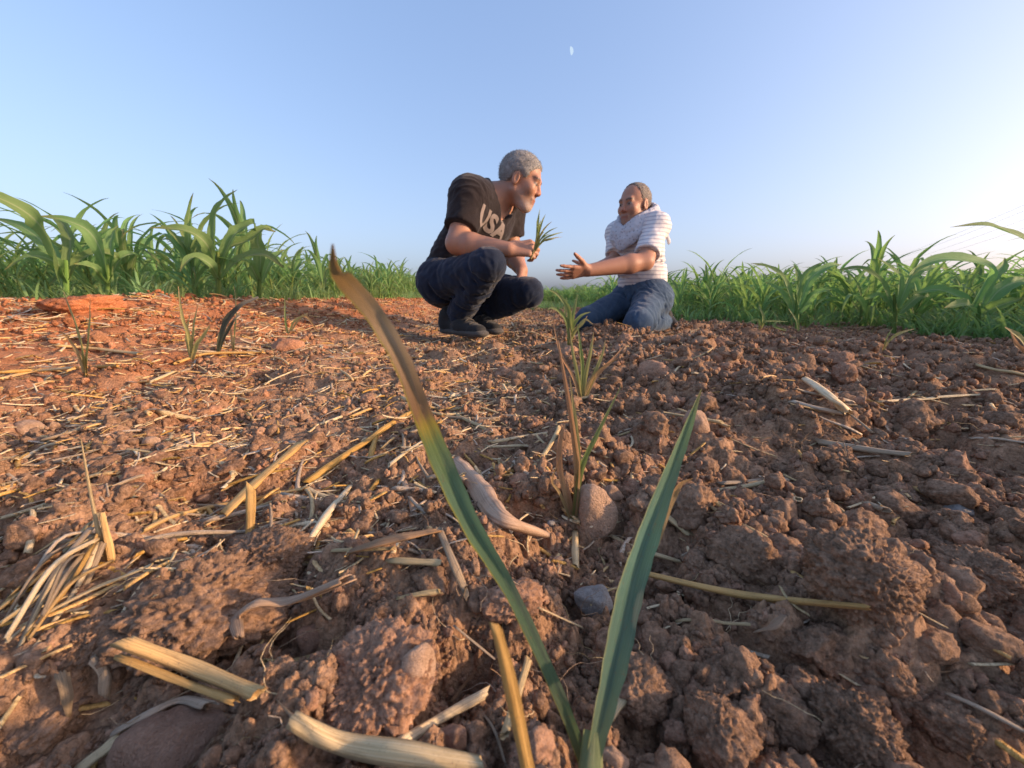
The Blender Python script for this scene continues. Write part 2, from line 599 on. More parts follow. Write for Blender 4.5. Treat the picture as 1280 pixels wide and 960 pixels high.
# ------------------------------------------------------------------ ground: one sheet to the horizon
def build_ground():
    dth = R(0.17)
    front = np.arange(-R(66), R(66), dth)
    sideb = np.arange(R(66), R(116), R(.5))
    back = np.linspace(R(116), R(244), 34)[:-1]
    sidea = np.arange(R(244), R(293.9), R(.5))
    th = np.concatenate([front, sideb, back, sidea])
    dths = np.concatenate([np.full(len(front), dth), np.full(len(sideb), R(.5)), np.full(len(back), R(4)), np.full(len(sidea), R(.5))])
    rs = [0.05]
    while rs[-1] < 6000:
        r = rs[-1]
        sa = 0.15 / math.hypot(0.15, r)
        k = 0.0031 / max(sa, 0.22)
        if r > 4:
            k = min(0.16, k * (r / 4) ** 0.7)
        rs.append(r * (1 + k))
    rs = np.array(rs)
    dr = np.gradient(rs)
    A, B = np.meshgrid(rs, th, indexing='ij')
    x, y = A * np.sin(B), A * np.cos(B)
    sp = np.maximum(A * dths[None], dr[:, None] * 0.8)
    z = height(x.ravel(), y.ravel(), sp.ravel())
    V = np.stack([x.ravel(), y.ravel(), z], 1)
    nr, nt = A.shape
    i = np.arange(nr - 1)[:, None]
    j = np.arange(nt)[None]
    j2 = (j + 1) % nt
    F = np.stack([i * nt + j, i * nt + j2, (i + 1) * nt + j2, (i + 1) * nt + j], -1).reshape(-1, 4)
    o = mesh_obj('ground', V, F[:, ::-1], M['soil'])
    # close the small hole straight under the lens
    c = mesh_obj('ground_centre', np.vstack([V[:nt], [[0, 0, 0.02]]]), np.array([[k, (k + 1) % nt, nt] for k in range(nt)]), M['soil'], None)
    c.data.transform(Matrix.Identity(4))
    bm = bmesh.new()
    bm.from_mesh(o.data)
    bm.from_mesh(c.data)
    bmesh.ops.remove_doubles(bm, verts=[v for v in bm.verts if v.co.x ** 2 + v.co.y ** 2 < 0.003], dist=1e-6)
    bm.to_mesh(o.data)
    bm.free()
    bpy.data.objects.remove(c)
    o.data.polygons.foreach_set('use_smooth', np.ones(len(o.data.polygons), bool))
    o['kind'] = 'structure'
    return o

build_ground()

# ------------------------------------------------------------------ clods, crumbs, stones
_ico = {}
def ico(sub):
    if sub not in _ico:
        bm = bmesh.new()
        bmesh.ops.create_icosphere(bm, subdivisions=sub, radius=1)
        bm.verts.ensure_lookup_table()
        V = np.array([v.co[:] for v in bm.verts])
        F = np.array([[v.index for v in f.verts] for f in bm.faces])
        bm.free()
        _ico[sub] = (V, F)
    return _ico[sub]

def cells3(p, seed):
    i = np.floor(p).astype(np.int64)
    best = np.full(len(p), 9.0)
    for dx in (-1, 0, 1):
        for dy in (-1, 0, 1):
            for dz in (-1, 0, 1):
                c = i + np.array([dx, dy, dz])
                q = np.stack([hsh(c[:, 0], c[:, 1], c[:, 2], seed + k) for k in range(3)], 1)
                d = np.linalg.norm(p - c - q, axis=1)
                best = np.minimum(best, d)
    return best

def chunk(seed, sub, stretch=(1, 1, 1), lump=0.10, lump_s=3.5, fine=0.02, planes=9, soft=0.12):
    n, F = ico(sub)
    rs = np.random.default_rng(seed)
    r = np.full(len(n), 1.12)
    for k in range(planes):
        a = nrm(rs.normal(size=3))
        d = rs.uniform(0.68, 0.98)
        c = n @ a
        q = np.where(c > 0.15, d / np.maximum(c, 0.15), 9)
        h = np.clip(0.5 + 0.5 * (q - r) / soft, 0, 1)
        r = q + (r - q) * h - soft * h * (1 - h)
    r = r + 0.10 * fbm(n * 1.7 + seed, 3, seed)
    p = n * r[:, None]
    if lump:
        r = r + lump * (0.55 - cells3(p * lump_s + seed * 3.1, seed)) + lump * 0.45 * (0.5 - cells3(p * lump_s * 2.3 + seed, seed + 5))
    r = r + fine * fbm(n * 7 + seed, 5, seed + 9, .68)
    return n * r[:, None] * np.array(stretch), F

def chunk_obj(name, seed, sub, mat, do_link=False, **kw):
    V, F = chunk(seed, sub, **kw)
    return mesh_obj(name, V, F, mat, do_link=do_link)

HIDDEN = bpy.data.collections.new('scatter_sources')

def scatter(name, pts, rots, scl, idx, protos, label, cat):
    """one uncountable mass: instances on a cloud of points"""
    me = bpy.data.meshes.new(name)
    me.vertices.add(len(pts))
    me.vertices.foreach_set('co', np.asarray(pts, float).ravel())
    for nm, typ, dat, key in (('rot', 'FLOAT_VECTOR', rots, 'vector'), ('scl', 'FLOAT_VECTOR', scl, 'vector'), ('pick', 'INT', idx, 'value')):
        a = me.attributes.new(nm, typ, 'POINT')
        a.data.foreach_set(key, np.asarray(dat).ravel())
    o = bpy.data.objects.new(name, me)
    COL.objects.link(o)
    c = bpy.data.collections.new(name + '_pieces')
    for k, pr in enumerate(protos):
        pr.name = '%s_piece_%02d' % (name, k)
        c.objects.link(pr)
    g = bpy.data.node_groups.new(name, 'GeometryNodeTree')
    g.interface.new_socket('Geometry', in_out='INPUT', socket_type='NodeSocketGeometry')
    g.interface.new_socket('Geometry', in_out='OUTPUT', socket_type='NodeSocketGeometry')
    gi, go = g.nodes.new('NodeGroupInput'), g.nodes.new('NodeGroupOutput')
    iop = g.nodes.new('GeometryNodeInstanceOnPoints')
    ci = g.nodes.new('GeometryNodeCollectionInfo')
    ci.inputs['Collection'].default_value = c
    ci.inputs['Separate Children'].default_value = True
    ci.inputs['Reset Children'].default_value = True
    def attr(nm, typ):
        n = g.nodes.new('GeometryNodeInputNamedAttribute')
        n.data_type = typ
        n.inputs['Name'].default_value = nm
        return n.outputs['Attribute']
    e2r = g.nodes.new('FunctionNodeEulerToRotation')
    L = g.links.new
    L(gi.outputs[0], iop.inputs['Points'])
    L(ci.outputs[0], iop.inputs['Instance'])
    iop.inputs['Pick Instance'].default_value = True
    L(attr('pick', 'INT'), iop.inputs['Instance Index'])
    L(attr('rot', 'FLOAT_VECTOR'), e2r.inputs[0])
    L(e2r.outputs[0], iop.inputs['Rotation'])
    L(attr('scl', 'FLOAT_VECTOR'), iop.inputs['Scale'])
    L(iop.outputs[0], go.inputs[0])
    md = o.modifiers.new('scatter', 'NODES')
    md.node_group = g
    tag(o, label, cat)
    o['kind'] = 'stuff'
    return o

def polar_points(n, rmin, rmax, half, power=1.0, rs=rng):
    t = rs.uniform(0, 1, n) ** power
    r = rmin * (rmax / rmin) ** t
    a = rs.uniform(-half, half, n)
    return r * np.sin(a), r * np.cos(a), r

KEEP = [(P(738, q, .09)[0], .07 + .006 * k, .007) for k, q in enumerate((990, 960, 930, 900, 870, 840))]      # spots where a thing lies, kept free of loose crumbs

# ---- big clods one can point at: pixel centre, pixel size, what it is
HERO_CLODS = [
    (1090, 700, 132, 150, (1.0, .9, .95), 'clod', 5, 'big angular brown clod at the right end of the long golden straw', 3),
    (1240, 712, 115, 84, (1.2, .9, .7), 'clod', 5, 'broad rounded dark clod beside the big angular clod', 4),
    (868, 632, 66, 80, (.9, .9, 1.1), 'clod', 5, 'upright brown clod behind the blue-green leaf, under the pale flat stone', 21),
    (938, 690, 84, 76, (1, .9, .85), 'clod', 5, 'round crumbly clod between the upright clod and the long golden straw', 22),
    (1035, 806, 92, 72, (1.1, .9, .8), 'clod', 5, 'flat-topped dark clod just below the long golden straw', 23),
    (905, 905, 84, 110, (.9, .9, 1.0), 'clod', 5, 'tall split-looking clod to the right of the blue-green leaf base', 24),
    (1085, 905, 105, 105, (1, .9, .9), 'clod', 5, 'large rough dark clod between the split clod and the grey straw', 25),
    (985, 880, 84, 84, (1, 1, .8), 'clod', 5, 'lumpy clod squeezed between two larger dark clods', 26),
    (1195, 612, 66, 44, (1.3, .9, .7), 'clod', 4, 'small reddish clod beside the round blue-grey pebble', 27),
    (1165, 800, 64, 54, (1, .9, .8), 'clod', 4, 'brown clod below the broad rounded dark clod', 28),
    (1245, 800, 70, 52, (1.1, .9, .8), 'clod', 4, 'worn brown clod above the tip of the grey straw', 29),
    (1130, 575 + 60, 60, 44, (1, .9, .8), 'clod', 4, 'low brown clod between the yellow stub and the big angular clod', 30),
    (232, 745, 240, 150, (1.25, 1.0, .62), 'clod', 6, 'huge dark crumbly clod overhanging the thick split golden straw', 31),
    (468, 838, 185, 150, (1.1, .95, .62), 'pale_clod', 6, 'pale cracked clod holding a smooth oval pebble', 32),
    (105, 800, 100, 60, (1.2, .9, .7), 'clod', 5, 'dark clod beside the straw bundle, left of the huge clod', 33),
    (330, 690, 120, 60, (1.3, .9, .6), 'clod', 5, 'dark clod at the foot of the upright straw stub', 34),
    (330, 850, 70, 70, (1, .9, .8), 'clod', 5, 'dark clod wedged between the huge clod and the pale cracked clod', 35),
    (800, 860, 90, 70, (1.1, .9, .8), 'clod', 5, 'brown clod right behind the blue-green leaf base', 36),
    (640, 745, 80, 54, (1.2, .9, .7), 'pale_clod', 5, 'pale clod in front of the thick pale root', 37),
    (1195, 900, 80, 60, (1.1, .9, .8), 'clod', 5, 'dark clod lying along the grey straw', 38),
    (40, 910, 90, 64, (1.2, .9, .7), 'clod', 5, 'dark clod beside the reddish stone and pale straw ends', 39),
    (535, 722, 60, 40, (1.2, .9, .7), 'clod', 4, 'brown clod under the crossed straws near the upright splinter', 40),
    (100, 372 + 6, 90, 26, (1.5, 1, .5), 'pale_clod', 5, 'sunlit reddish clod on the earth bank below the corn', 41),
    (355, 430, 44, 24, (1.2, 1, .8), 'pale_clod', 4, 'sunlit reddish clod beside the blackened blade', 42),
    (815, 462, 44, 26, (1.2, 1, .8), 'pale_clod', 4, 'reddish clod to the right of the withered sprout tuft', 43),
]
for px, py, w, h, st, mt, sub, label, seed in HERO_CLODS:
    b = G(px, py + 0.33 * h)
    d = depth(b)
    rad = w / 2 * d / FPX / st[0] * .9
    KEEP.append((b[0], b[1] + rad * .3, rad * .62))
    sub = 6 if w >= 100 else sub
    V, F = chunk(seed, sub, stretch=st, lump=0.17, lump_s=3.0 if w > 100 else 2.4, fine=0.14, planes=12, soft=.04)
    if sub >= 5:
        nv = nrm(V) if False else V / np.linalg.norm(V, axis=1)[:, None]
        V = V + nv * (0.15 * (0.5 - cells3(V * 8.0 + .4 * fbm(V * 7, 2, seed)[:, None], seed + 3)) + 0.08 * (0.5 - cells3(V * 16.0, seed + 4)) + .09 * fbm(V * 15, 4, seed + 6, .7))[:, None]
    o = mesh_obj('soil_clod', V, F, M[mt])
    o.scale = (rad,) * 3
    o.rotation_euler = (0, 0, random.uniform(-.5, .5))
    o.location = b + np.array([0, rad * .35, rad * st[2] * 0.30])
    tag(o, label, 'clod', None)

STONES = [
    (747, 640, 50, 76, (.66, .7, 1.0), 'stone_tan', 'smooth tan oblong stone against the foot of a withered sprout'),
    (766, 618, 28, 22, (1, .8, .75), 'stone_tan', 'small tan pebble beside the tan oblong stone'),
    (742, 750, 44, 46, (.95, .8, .9), 'stone_grey', 'light grey stone half buried beside the blue-green leaf'),
    (516, 861, 46, 62, (.75, .6, 1.0), 'stone_tan', 'smooth oval pebble set in the pale cracked clod'),
    (568, 924, 36, 26, (1, .8, .7), 'stone_red', 'small rounded pink pebble by the thick pale stalk'),
    (215, 934, 145, 62, (1.25, .8, .55), 'stone_red', 'large flat reddish-brown stone below the split golden straw'),
    (873, 527, 32, 38, (.85, .7, 1.0), 'stone_tan', 'pale flat stone standing by the tip of the blue-green leaf'),
    (1200, 637, 28, 22, (1, .9, .75), 'stone_grey', 'round blue-grey pebble on the dark soil'),
    (34, 535, 32, 22, (1.1, .8, .7), 'stone_tan', 'sunlit orange pebble on the red earth bank'),
    (766, 952, 40, 40, (1, .8, .9), 'stone_tan', 'brown pebble at the foot of the blue-green leaf'),
    (388, 800, 36, 46, (.8, .8, 1), 'stone_red', 'angular reddish stone beside the curled dry husk'),
    (698, 702, 15, 11, (1, .8, .7), 'stone_tan', 'tiny tan pebble near the short upright straw peg'),
    (661, 703, 26, 10, (1.5, .8, .6), 'stone_tan', 'tiny flat tan pebble near the thin root end'),
    (820, 462, 18, 12, (1, .8, .7), 'stone_red', 'small red pebble right of the far sprout tuft'),
    (1000, 545, 16, 11, (1, .8, .7), 'stone_red', 'small red pebble under the crossed grey straws'),
    (188, 553, 18, 14, (1, .8, .8), 'stone_tan', 'small tan pebble near the wispy dry stem'),
    (407, 608, 22, 14, (1.2, .8, .7), 'stone_red', 'small brown pebble near the end of the golden straw'),
    (690, 566, 12, 9, (1, .8, .7), 'stone_tan', 'tiny pebble left of the withered sprout'),
]
for k, (px, py, w, h, st, mt, label) in enumerate(STONES):
    b = G(px, py + 0.3 * h)
    d = depth(b)
    rad = w / 2 * d / FPX / st[0]
    o = chunk_obj('stone', 300 + k, 4, M[mt], do_link=True, stretch=st, lump=0.03, fine=0.05, planes=11, soft=0.16)
    o.scale = (rad,) * 3
    o.rotation_euler = (random.uniform(-.15, .15), random.uniform(-.15, .15), random.uniform(-.3, .3))
    lift = 0.45
    if 'set in the pale' in label:
        b = P(px, py, b[1] - 0.006); lift = 0
        b = b + np.array([0, 0.004, 0])
    o.location = b + np.array([0, rad * .3, rad * st[2] * lift])
    KEEP.append((o.location.x, o.location.y, rad * .8))
    tag(o, label, 'stone')
# ------------------------------------------------------------------ straw
def straw(name, pix, wpx, mat, label, cat='straw', lift=0.0, n=10, flat=0.62, jag=1.1, taper=None, split=0, ys=None, group=None, seed=None, stand=False, near=None):
    """a stalk whose bends are seen at the given pixels, lying on the soil (or at stated distances ys)"""
    if stand:
        Y0 = G(*pix[-1])[1]
        ys = [Y0 * (1 + .02 * (len(pix) - 1 - i)) for i in range(len(pix))]
    if ys is None:
        pts = []
        for (px, py) in pix:
            g = G(px, py)
            nf = near if near is not None else (.975 if py > 680 else 1.0)
            pts.append(CAM + (g - CAM) * nf)
        pts = np.array(pts)
    else:
        pts = np.array([P(px, py, Y) for (px, py), Y in zip(pix, ys)])
    d = float(np.mean([depth(p) for p in pts]))
    rad = wpx / 2 * d / FPX * (.78 if pix[0][1] > 560 else .9)
    if ys is None:
        pts = pts + np.array([0, 0, rad * (0.6 + lift)])
    pth = smooth_path(pts, n)
    if ys is None:
        lo = height(pth[:, 0], pth[:, 1]) + rad * .45 - pth[:, 2]
        lo = np.maximum(lo, 0)
        lo = np.convolve(np.pad(lo, 2, mode='edge'), np.ones(5) / 5, 'valid')
        pth[:, 2] += lo
    wob = 1 + .12 * np.sin(np.linspace(0, 9, n) + pix[0][0]) * np.linspace(.4, 1, n)
    rr = rad * wob if taper is None else wob *  rad * np.interp(np.linspace(0, 1, n), np.linspace(0, 1, len(taper)), taper)
    sd = seed if seed is not None else int(abs(pix[0][0] * 7 + pix[0][1]))
    V, F, UV = tube(pth, rr, 12, flat, jag, True, sd, split)
    KEEP.extend((q[0], q[1], rad * .7) for q in pth)
    c = pth.mean(0)
    o = mesh_obj(name, V - c, F, M[mat], uv=UV)
    o.location = c
    if split:
        md = o.modifiers.new('thick', 'SOLIDIFY')
        md.thickness = rad * 0.25
    tag(o, label, cat, group)
    return o

straw('straw_stalk', [(154, 806), (240, 838), (322, 872)], 22, 'straw_gold', 'thick golden straw jutting from under the huge dark clod', flat=.95, n=14, near=.84)
straw('straw_stalk', [(150, 826), (225, 856), (296, 882)], 13, 'straw_gold', 'thin split strip of straw along the underside of the thick golden straw', split=.45, n=12, near=.85)
straw('straw_stub', [(313, 606), (313, 640), (312, 676)], 15, 'straw_gold', 'short upright brown-gold straw stub standing in a dark clod', stand=True, jag=1.5)
straw('straw_stalk', [(281, 658), (330, 608), (378, 564)], 17, 'straw_gold', 'broad flattened yellow straw leaning behind the upright stub', flat=.5, lift=1.0, split=.35)
straw('straw_stalk', [(180, 668), (215, 651), (257, 640), (321, 628), (382, 615)], 10, 'straw_gold', 'long wavy golden straw crossing behind the upright stub', lift=.6, n=20)
straw('straw_stalk', [(384, 608), (450, 562), (515, 520)], 12, 'straw_gold', 'long straight golden straw pointing from wavy straw towards the men', lift=.4, n=14)
straw('straw_stalk', [(387, 692), (440, 691), (492, 689)], 7, 'straw_pale', 'thin pale straw running into a flat piece of husk', lift=.8)
straw('straw_stalk', [(489, 703), (547, 706)], 13, 'straw_pale', 'short thick pale straw under the flat piece of husk')
straw('dry_husk', [(437, 704), (490, 690), (548, 676)], 20, 'bark', 'flat brown piece of husk across the pale straws', flat=.35, split=.4, lift=1.2, taper=(.5, 1, 1, .7))
straw('straw_stalk', [(386, 688), (410, 652), (438, 616)], 13, 'straw_pale', 'pale split straw leaning up from the end of the thin pale straw', lift=1.0, split=.3, taper=(.6, 1, .9))
straw('straw_splinter', [(549, 668), (566, 710), (583, 750)], 12, 'straw_grey', 'leaning flat splinter of straw beside the green leaf edge', lift=1.4, flat=.4, jag=2)
straw('straw_stalk', [(497, 750), (522, 745), (551, 741)], 10, 'straw_pale', 'short whitish straw end near the pale cracked clod', taper=(.5, 1, 1))
straw('straw_stub', [(619, 782), (636, 850), (664, 985)], 24, 'straw_gold', 'tall upright straw stub beside the base of the scorched leaf', stand=True, taper=(.75, .9, 1.15), jag=1.2, n=14)
straw('straw_stalk', [(661, 826), (648, 870), (630, 925)], 13, 'straw_pale', 'pale straw slanting behind the tall upright stub', lift=.5)
straw('straw_stalk', [(609, 868), (555, 898), (494, 936)], 17, 'straw_pale', 'pale hollow straw lying over the thick pale stalk', near=.92, n=12)
straw('straw_stalk', [(366, 904), (400, 923), (440, 937), (510, 948), (604, 962)], 32, 'straw_pale', 'thick pale stalk with a frayed end along the soil', near=.93, n=18, taper=(.8, 1, 1, 1, .8), jag=.6)
straw('straw_fibre', [(346, 878), (360, 893), (374, 906)], 6, 'straw_grey', 'torn fibre sticking out of the thick pale stalk end', lift=1.5, taper=(.2, .7, 1.2))
straw('straw_peg', [(719, 668), (719, 690), (720, 712)], 11, 'straw_pale', 'short straw peg standing below the tan oblong stone', lift=.4)
straw('straw_stalk', [(673, 761), (728, 786)], 4, 'straw_pale', 'thin pale straw by the half buried grey stone', lift=.6)
straw('straw_stalk', [(568, 784), (618, 825)], 4, 'straw_grey', 'thin grey straw behind the tall upright stub', lift=.6)
straw('twig', [(563, 880), (580, 858), (598, 836)], 5, 'bark', 'thin brown twig above the pale hollow straw', lift=.6)
straw('straw_fibre', [(600, 888), (618, 915), (632, 958)], 4, 'straw_grey', 'curved grey fibre left of the tall upright stub', lift=.8, n=12)
straw('straw_stalk', [(762, 673), (800, 690), (852, 706)], 8, 'straw_pale', 'pale straw passing behind the blue-green leaf below the oblong stone', lift=.5)
straw('twig', [(505, 606), (515, 640), (523, 672)], 9, 'bark', 'stubby brown twig behind the crossed straws', lift=.5)
straw('root', [(570, 586), (606, 632), (630, 660), (684, 678)], 34, 'root', 'thick pale tapering root emerging beside the scorched leaf', 'root', lift=.1, taper=(.85, 1, .9, 1.05, .85, .95, .7, .5, .42, .25), flat=.95, jag=.3, n=30)
straw('straw_stalk', [(108, 962), (154, 926)], 22, 'straw_pale', 'pale broken straw beside the large reddish stone', flat=.6, lift=.3)
straw('dry_husk', [(150, 920), (190, 898), (228, 882), (262, 890)], 15, 'straw_grey', 'grey husk curling above the large reddish stone', split=.5, flat=.5, lift=.6, n=14)
straw('dry_husk', [(115, 830), (131, 850), (132, 876)], 13, 'straw_grey', 'curled grey husk standing in the hollow by the split straw', split=.5, flat=.6, lift=.8, n=10)
straw('dry_husk', [(78, 852), (84, 876), (87, 900)], 15, 'straw_grey', 'small torn husk scrap left of the curled grey husk', split=.5, flat=.4, lift=.6, taper=(1, .8, .3))
straw('dry_husk', [(331, 831), (365, 832), (400, 822)], 9, 'straw_pale', 'whitish bent husk strip beside the angular reddish stone', split=.4, flat=.6, lift=.8, n=10)
straw('dry_husk', [(302, 806), (300, 782), (322, 765), (365, 762), (436, 734)], 22, 'bark', 'brown curled husk arching out beside the huge dark clod', near=.9, split=.45, flat=.5, lift=.5, n=18, taper=(.4, .8, 1, 1, 1.1))
straw('straw_stalk', [(806, 722), (880, 740), (945, 752), (1082, 766)], 13, 'straw_gold', 'long golden straw from the blue-green leaf to the big angular clod', near=.95, lift=.8, n=22, taper=(.9, 1, 1.1, 1, .9))
straw('straw_stalk', [(899, 609), (985, 605)], 8, 'straw_grey', 'straight greyish straw beside the upright brown clod', lift=.6)
straw('straw_stalk', [(1005, 482), (1030, 503), (1058, 528)], 12, 'straw_pale', 'thick pale straw leaning over another on the dark soil', lift=1.4)
straw('straw_stalk', [(988, 505), (1020, 514), (1052, 521)], 9, 'straw_grey', 'greyish straw lying beneath the thick pale straw', lift=.4)
straw('straw_stalk', [(1022, 558), (1080, 568), (1137, 575)], 12, 'straw_grey', 'weathered grey straw with frayed rootlets above the big angular clod', lift=.6, taper=(1.3, 1, .8))
straw('straw_stub', [(1146, 615), (1176, 631)], 10, 'straw_gold', 'short yellow straw stub near the round blue-grey pebble', lift=.5)
straw('straw_stalk', [(1095, 506), (1150, 502), (1222, 500)], 5, 'straw_pale', 'thin pale straw lying flat beyond the weathered grey straw', lift=.6)
straw('straw_stalk', [(829, 646), (862, 674)], 11, 'straw_pale', 'short pale straw just right of the blue-green leaf edge', lift=.6)
straw('straw_stalk', [(846, 780), (935, 783)], 6, 'straw_pale', 'thin pale straw ending in a dry scrap below the long golden straw', lift=.8)
straw('dry_husk', [(944, 798), (965, 792), (980, 778)], 15, 'bark', 'small dry leaf scrap at the end of a thin pale straw', split=.5, flat=.4, lift=.8, taper=(.5, 1, .4))
straw('straw_stalk', [(1184, 871), (1230, 892), (1300, 930)], 9, 'straw_grey', 'slanting grey straw among the dark clods', lift=.9)
straw('straw_stalk', [(760, 905), (780, 878)], 14, 'straw_pale', 'short cream straw end behind the blue-green leaf base', lift=.6)
straw('straw_stalk', [(1220, 460), (1250, 468), (1290, 478)], 6, 'straw_pale', 'pale straw on the dark soil near the yellowed sprout', lift=.6)
straw('straw_stalk', [(1210, 555), (1290, 560)], 5, 'straw_grey', 'thin grey straw near the broad rounded dark clod', lift=.6)
straw('straw_stalk', [(0, 470), (70, 466), (148, 462)], 7, 'straw_gold', 'yellow straw lying on the red bank beside the sprout', lift=.8)
straw('straw_stalk', [(0, 480), (40, 470), (95, 465)], 6, 'straw_gold', 'second yellow straw crossing below the yellow straw on the red bank', lift=1.4)
straw('straw_stalk', [(70, 436), (120, 440), (176, 446)], 6, 'straw_gold', 'thin golden straw behind the sprout on the red bank', lift=.8)
straw('straw_stalk', [(222, 458), (262, 446), (330, 444)], 6, 'straw_gold', 'bent golden straw in front of the blackened blade', lift=.8)
straw('straw_stalk', [(186, 483), (220, 467)], 6, 'straw_pale', 'short pale straw on the red bank between two sprouts', lift=.6)
straw('straw_stalk', [(612, 557), (684, 545)], 7, 'straw_pale', 'pale straw lying across the path beyond the root', lift=.6)
straw('straw_stalk', [(568, 519), (615, 548)], 6, 'straw_pale', 'slanting pale straw beside another across the path', lift=.6)
straw('straw_stalk', [(463, 578), (470, 550)], 9, 'straw_gold', 'short golden straw chip beside the long straight straw', lift=.6)
straw('straw_stalk', [(20, 580), (45, 570), (78, 558)], 8, 'straw_pale', 'pale straw at the edge of the red bank', lift=.6)

# the stubble clump on the left: its own thing with many stalks
def stubble_clump():
    b = G(128, 705)
    root = empty('stubble_clump', b)
    tag(root, 'clump of flattened dry wheat stubble fanning out on the soil', 'straw clump')
    Yb = b[1]
    specs = [((132, 700), (124, 668), (112, 610), (101, 548), 9, 'straw_pale', (1, .9, .6, .15), (Yb, Yb, Yb * 1.02, Yb * 1.03)),
             ((137, 704), (132, 675), (126, 644), None, 15, 'straw_gold', (1, 1, .5), (Yb, Yb, Yb))]
    for a, b2, c, d, w, mt, tp, ys in specs:
        pix = [q for q in (a, b2, c, d) if q]
        o = straw('stalk', pix, w, mt, 'x', ys=ys, taper=tp, jag=1.5, n=14, split=.4 if w > 10 else 0)
        for kk in ('label', 'category'):
            del o[kk]
        child_of(o, root)
    rs = random.Random(5)
    for k in range(26):
        f = k / 25
        ex, ey = rs.uniform(-60, 60), 0
        sx, sy = 130 + rs.uniform(-14, 12), 694 + rs.uniform(-14, 22)
        L = rs.uniform(70, 185)
        ang = math.radians(rs.uniform(128, 150))
        tx, ty = sx + L * math.cos(ang), sy + L * math.sin(ang)
        g0, g1 = G(sx, sy), G(max(tx, -60), ty)
        hgt = 0.018 * (1 - abs(f - .5)) * rs.random()
        mid = (g0 + g1) / 2 + np.array([0, 0, hgt + rs.uniform(0, .006)])
        g0 = g0 + np.array([0, 0, rs.uniform(.004, .02)])
        g1 = g1 + np.array([0, 0, rs.uniform(.001, .008)])
        pth = smooth_path([g0, mid, g1], 10)
        rad = rs.uniform(.0007, .0017)
        V, F, UV = tube(pth, rad * np.linspace(1, .6, 10), 6, rs.uniform(.3, .9), 1.0, True, k)
        o = mesh_obj('stalk', V - b, F, M[rs.choice(['straw_pale', 'straw_pale', 'straw_grey', 'straw_gold'])], root, uv=UV)
stubble_clump()
straw('straw_stalk', [(30, 790), (110, 748), (190, 714)], 7, 'straw_pale', 'long pale straw lying from the stubble clump towards the huge clod', lift=2.5, n=12)


def free(x, y, size):
    """is there room for a loose piece of this size, without hiding the things in KEEP"""
    kp = np.array(KEEP)
    ok = np.ones(len(x), bool)
    r = np.hypot(x, y) + 1e-9
    for f in (0.0, 1.2, 2.4):
        qx, qy = x + x / r * size * f, y + y / r * size * f
        for i in range(0, len(x), 4000):
            d = np.hypot(qx[i:i + 4000, None] - kp[None, :, 0], qy[i:i + 4000, None] - kp[None, :, 1])
            ok[i:i + 4000] &= ~(d < kp[None, :, 2] + 0.8 * size[i:i + 4000, None]).any(1)
    return ok

clod_src = [chunk_obj('soil_clod', 60 + k, 4, M['clod'] if k < 6 else M['pale_clod'], stretch=(1, rng.uniform(.75, 1), rng.uniform(.65, .9)), lump=0.26, lump_s=2.6, fine=0.22, soft=.05) for k in range(8)]
for k in range(270):
    for _ in range(30):
        t = random.random()
        r = 0.13 * (2.6 / 0.13) ** (t ** 0.8)
        a = random.uniform(-R(56), R(56)) if random.random() < .3 else random.uniform(R(2), R(60))
        x, y = r * math.sin(a), r * math.cos(a)
        if not (abs(x + .17) < .35 and 1.3 < y < 2.1) and not (.25 < x < 1.1 and 1.55 < y < 2.5):
            s = min(0.022, math.exp(random.gauss(math.log(.0046), .5)) * (0.75 + 1.5 * min(r, 1.4)) * (1.35 if x > .05 else .9))
            if free(np.array([x]), np.array([y]), np.array([s]))[0]:
                break
    o = bpy.data.objects.new('soil_clod', clod_src[k % 8].data)
    link(o)
    o.scale = (s, s * random.uniform(.8, 1.1), s * random.uniform(.8, 1.1))
    o.rotation_euler = (random.uniform(-.5, .5), random.uniform(-.5, .5), random.uniform(0, 6.28))
    o.location = (x, y, ground_z(x, y) + s * 0.25)
    w1 = 'pale' if k % 8 >= 6 else 'dark brown'
    w2 = 'on the red earth bank' if x < -.55 else ('in the shaded soil towards the weedy corn field' if x > .22 else 'on open soil between bank and seedlings')
    tag(o, 'small %s crumbly clod lying loose %s' % (w1, w2), 'clod', 'small %s clods %s' % (w1, w2))

stone_src = [chunk_obj('stone', 340 + k, 3, M[('stone_tan', 'stone_red', 'stone_grey')[k % 3]], stretch=(1, .8, .65), lump=0, fine=.01, planes=7, soft=.3) for k in range(6)]
for k in range(70):
    r = 0.2 * (2.2 / 0.2) ** random.random()
    a = random.uniform(-R(54), R(35))
    x, y = r * math.sin(a), r * math.cos(a)
    s = random.uniform(0.002, 0.005) * (0.7 + 0.9 * r)
    o = bpy.data.objects.new('pebble', stone_src[k % 6].data)
    link(o)
    o.scale = (s, s, s)
    o.rotation_euler = (random.uniform(-.5, .5), random.uniform(-.5, .5), random.uniform(0, 6.28))
    o.location = (x, y, ground_z(x, y) + s * 0.25)
    w1 = ('tan', 'reddish', 'grey')[k % 3]
    tag(o, 'tiny smooth %s pebble half sunk in the brown soil' % w1, 'pebble', 'tiny %s pebbles in the tilled soil' % w1)

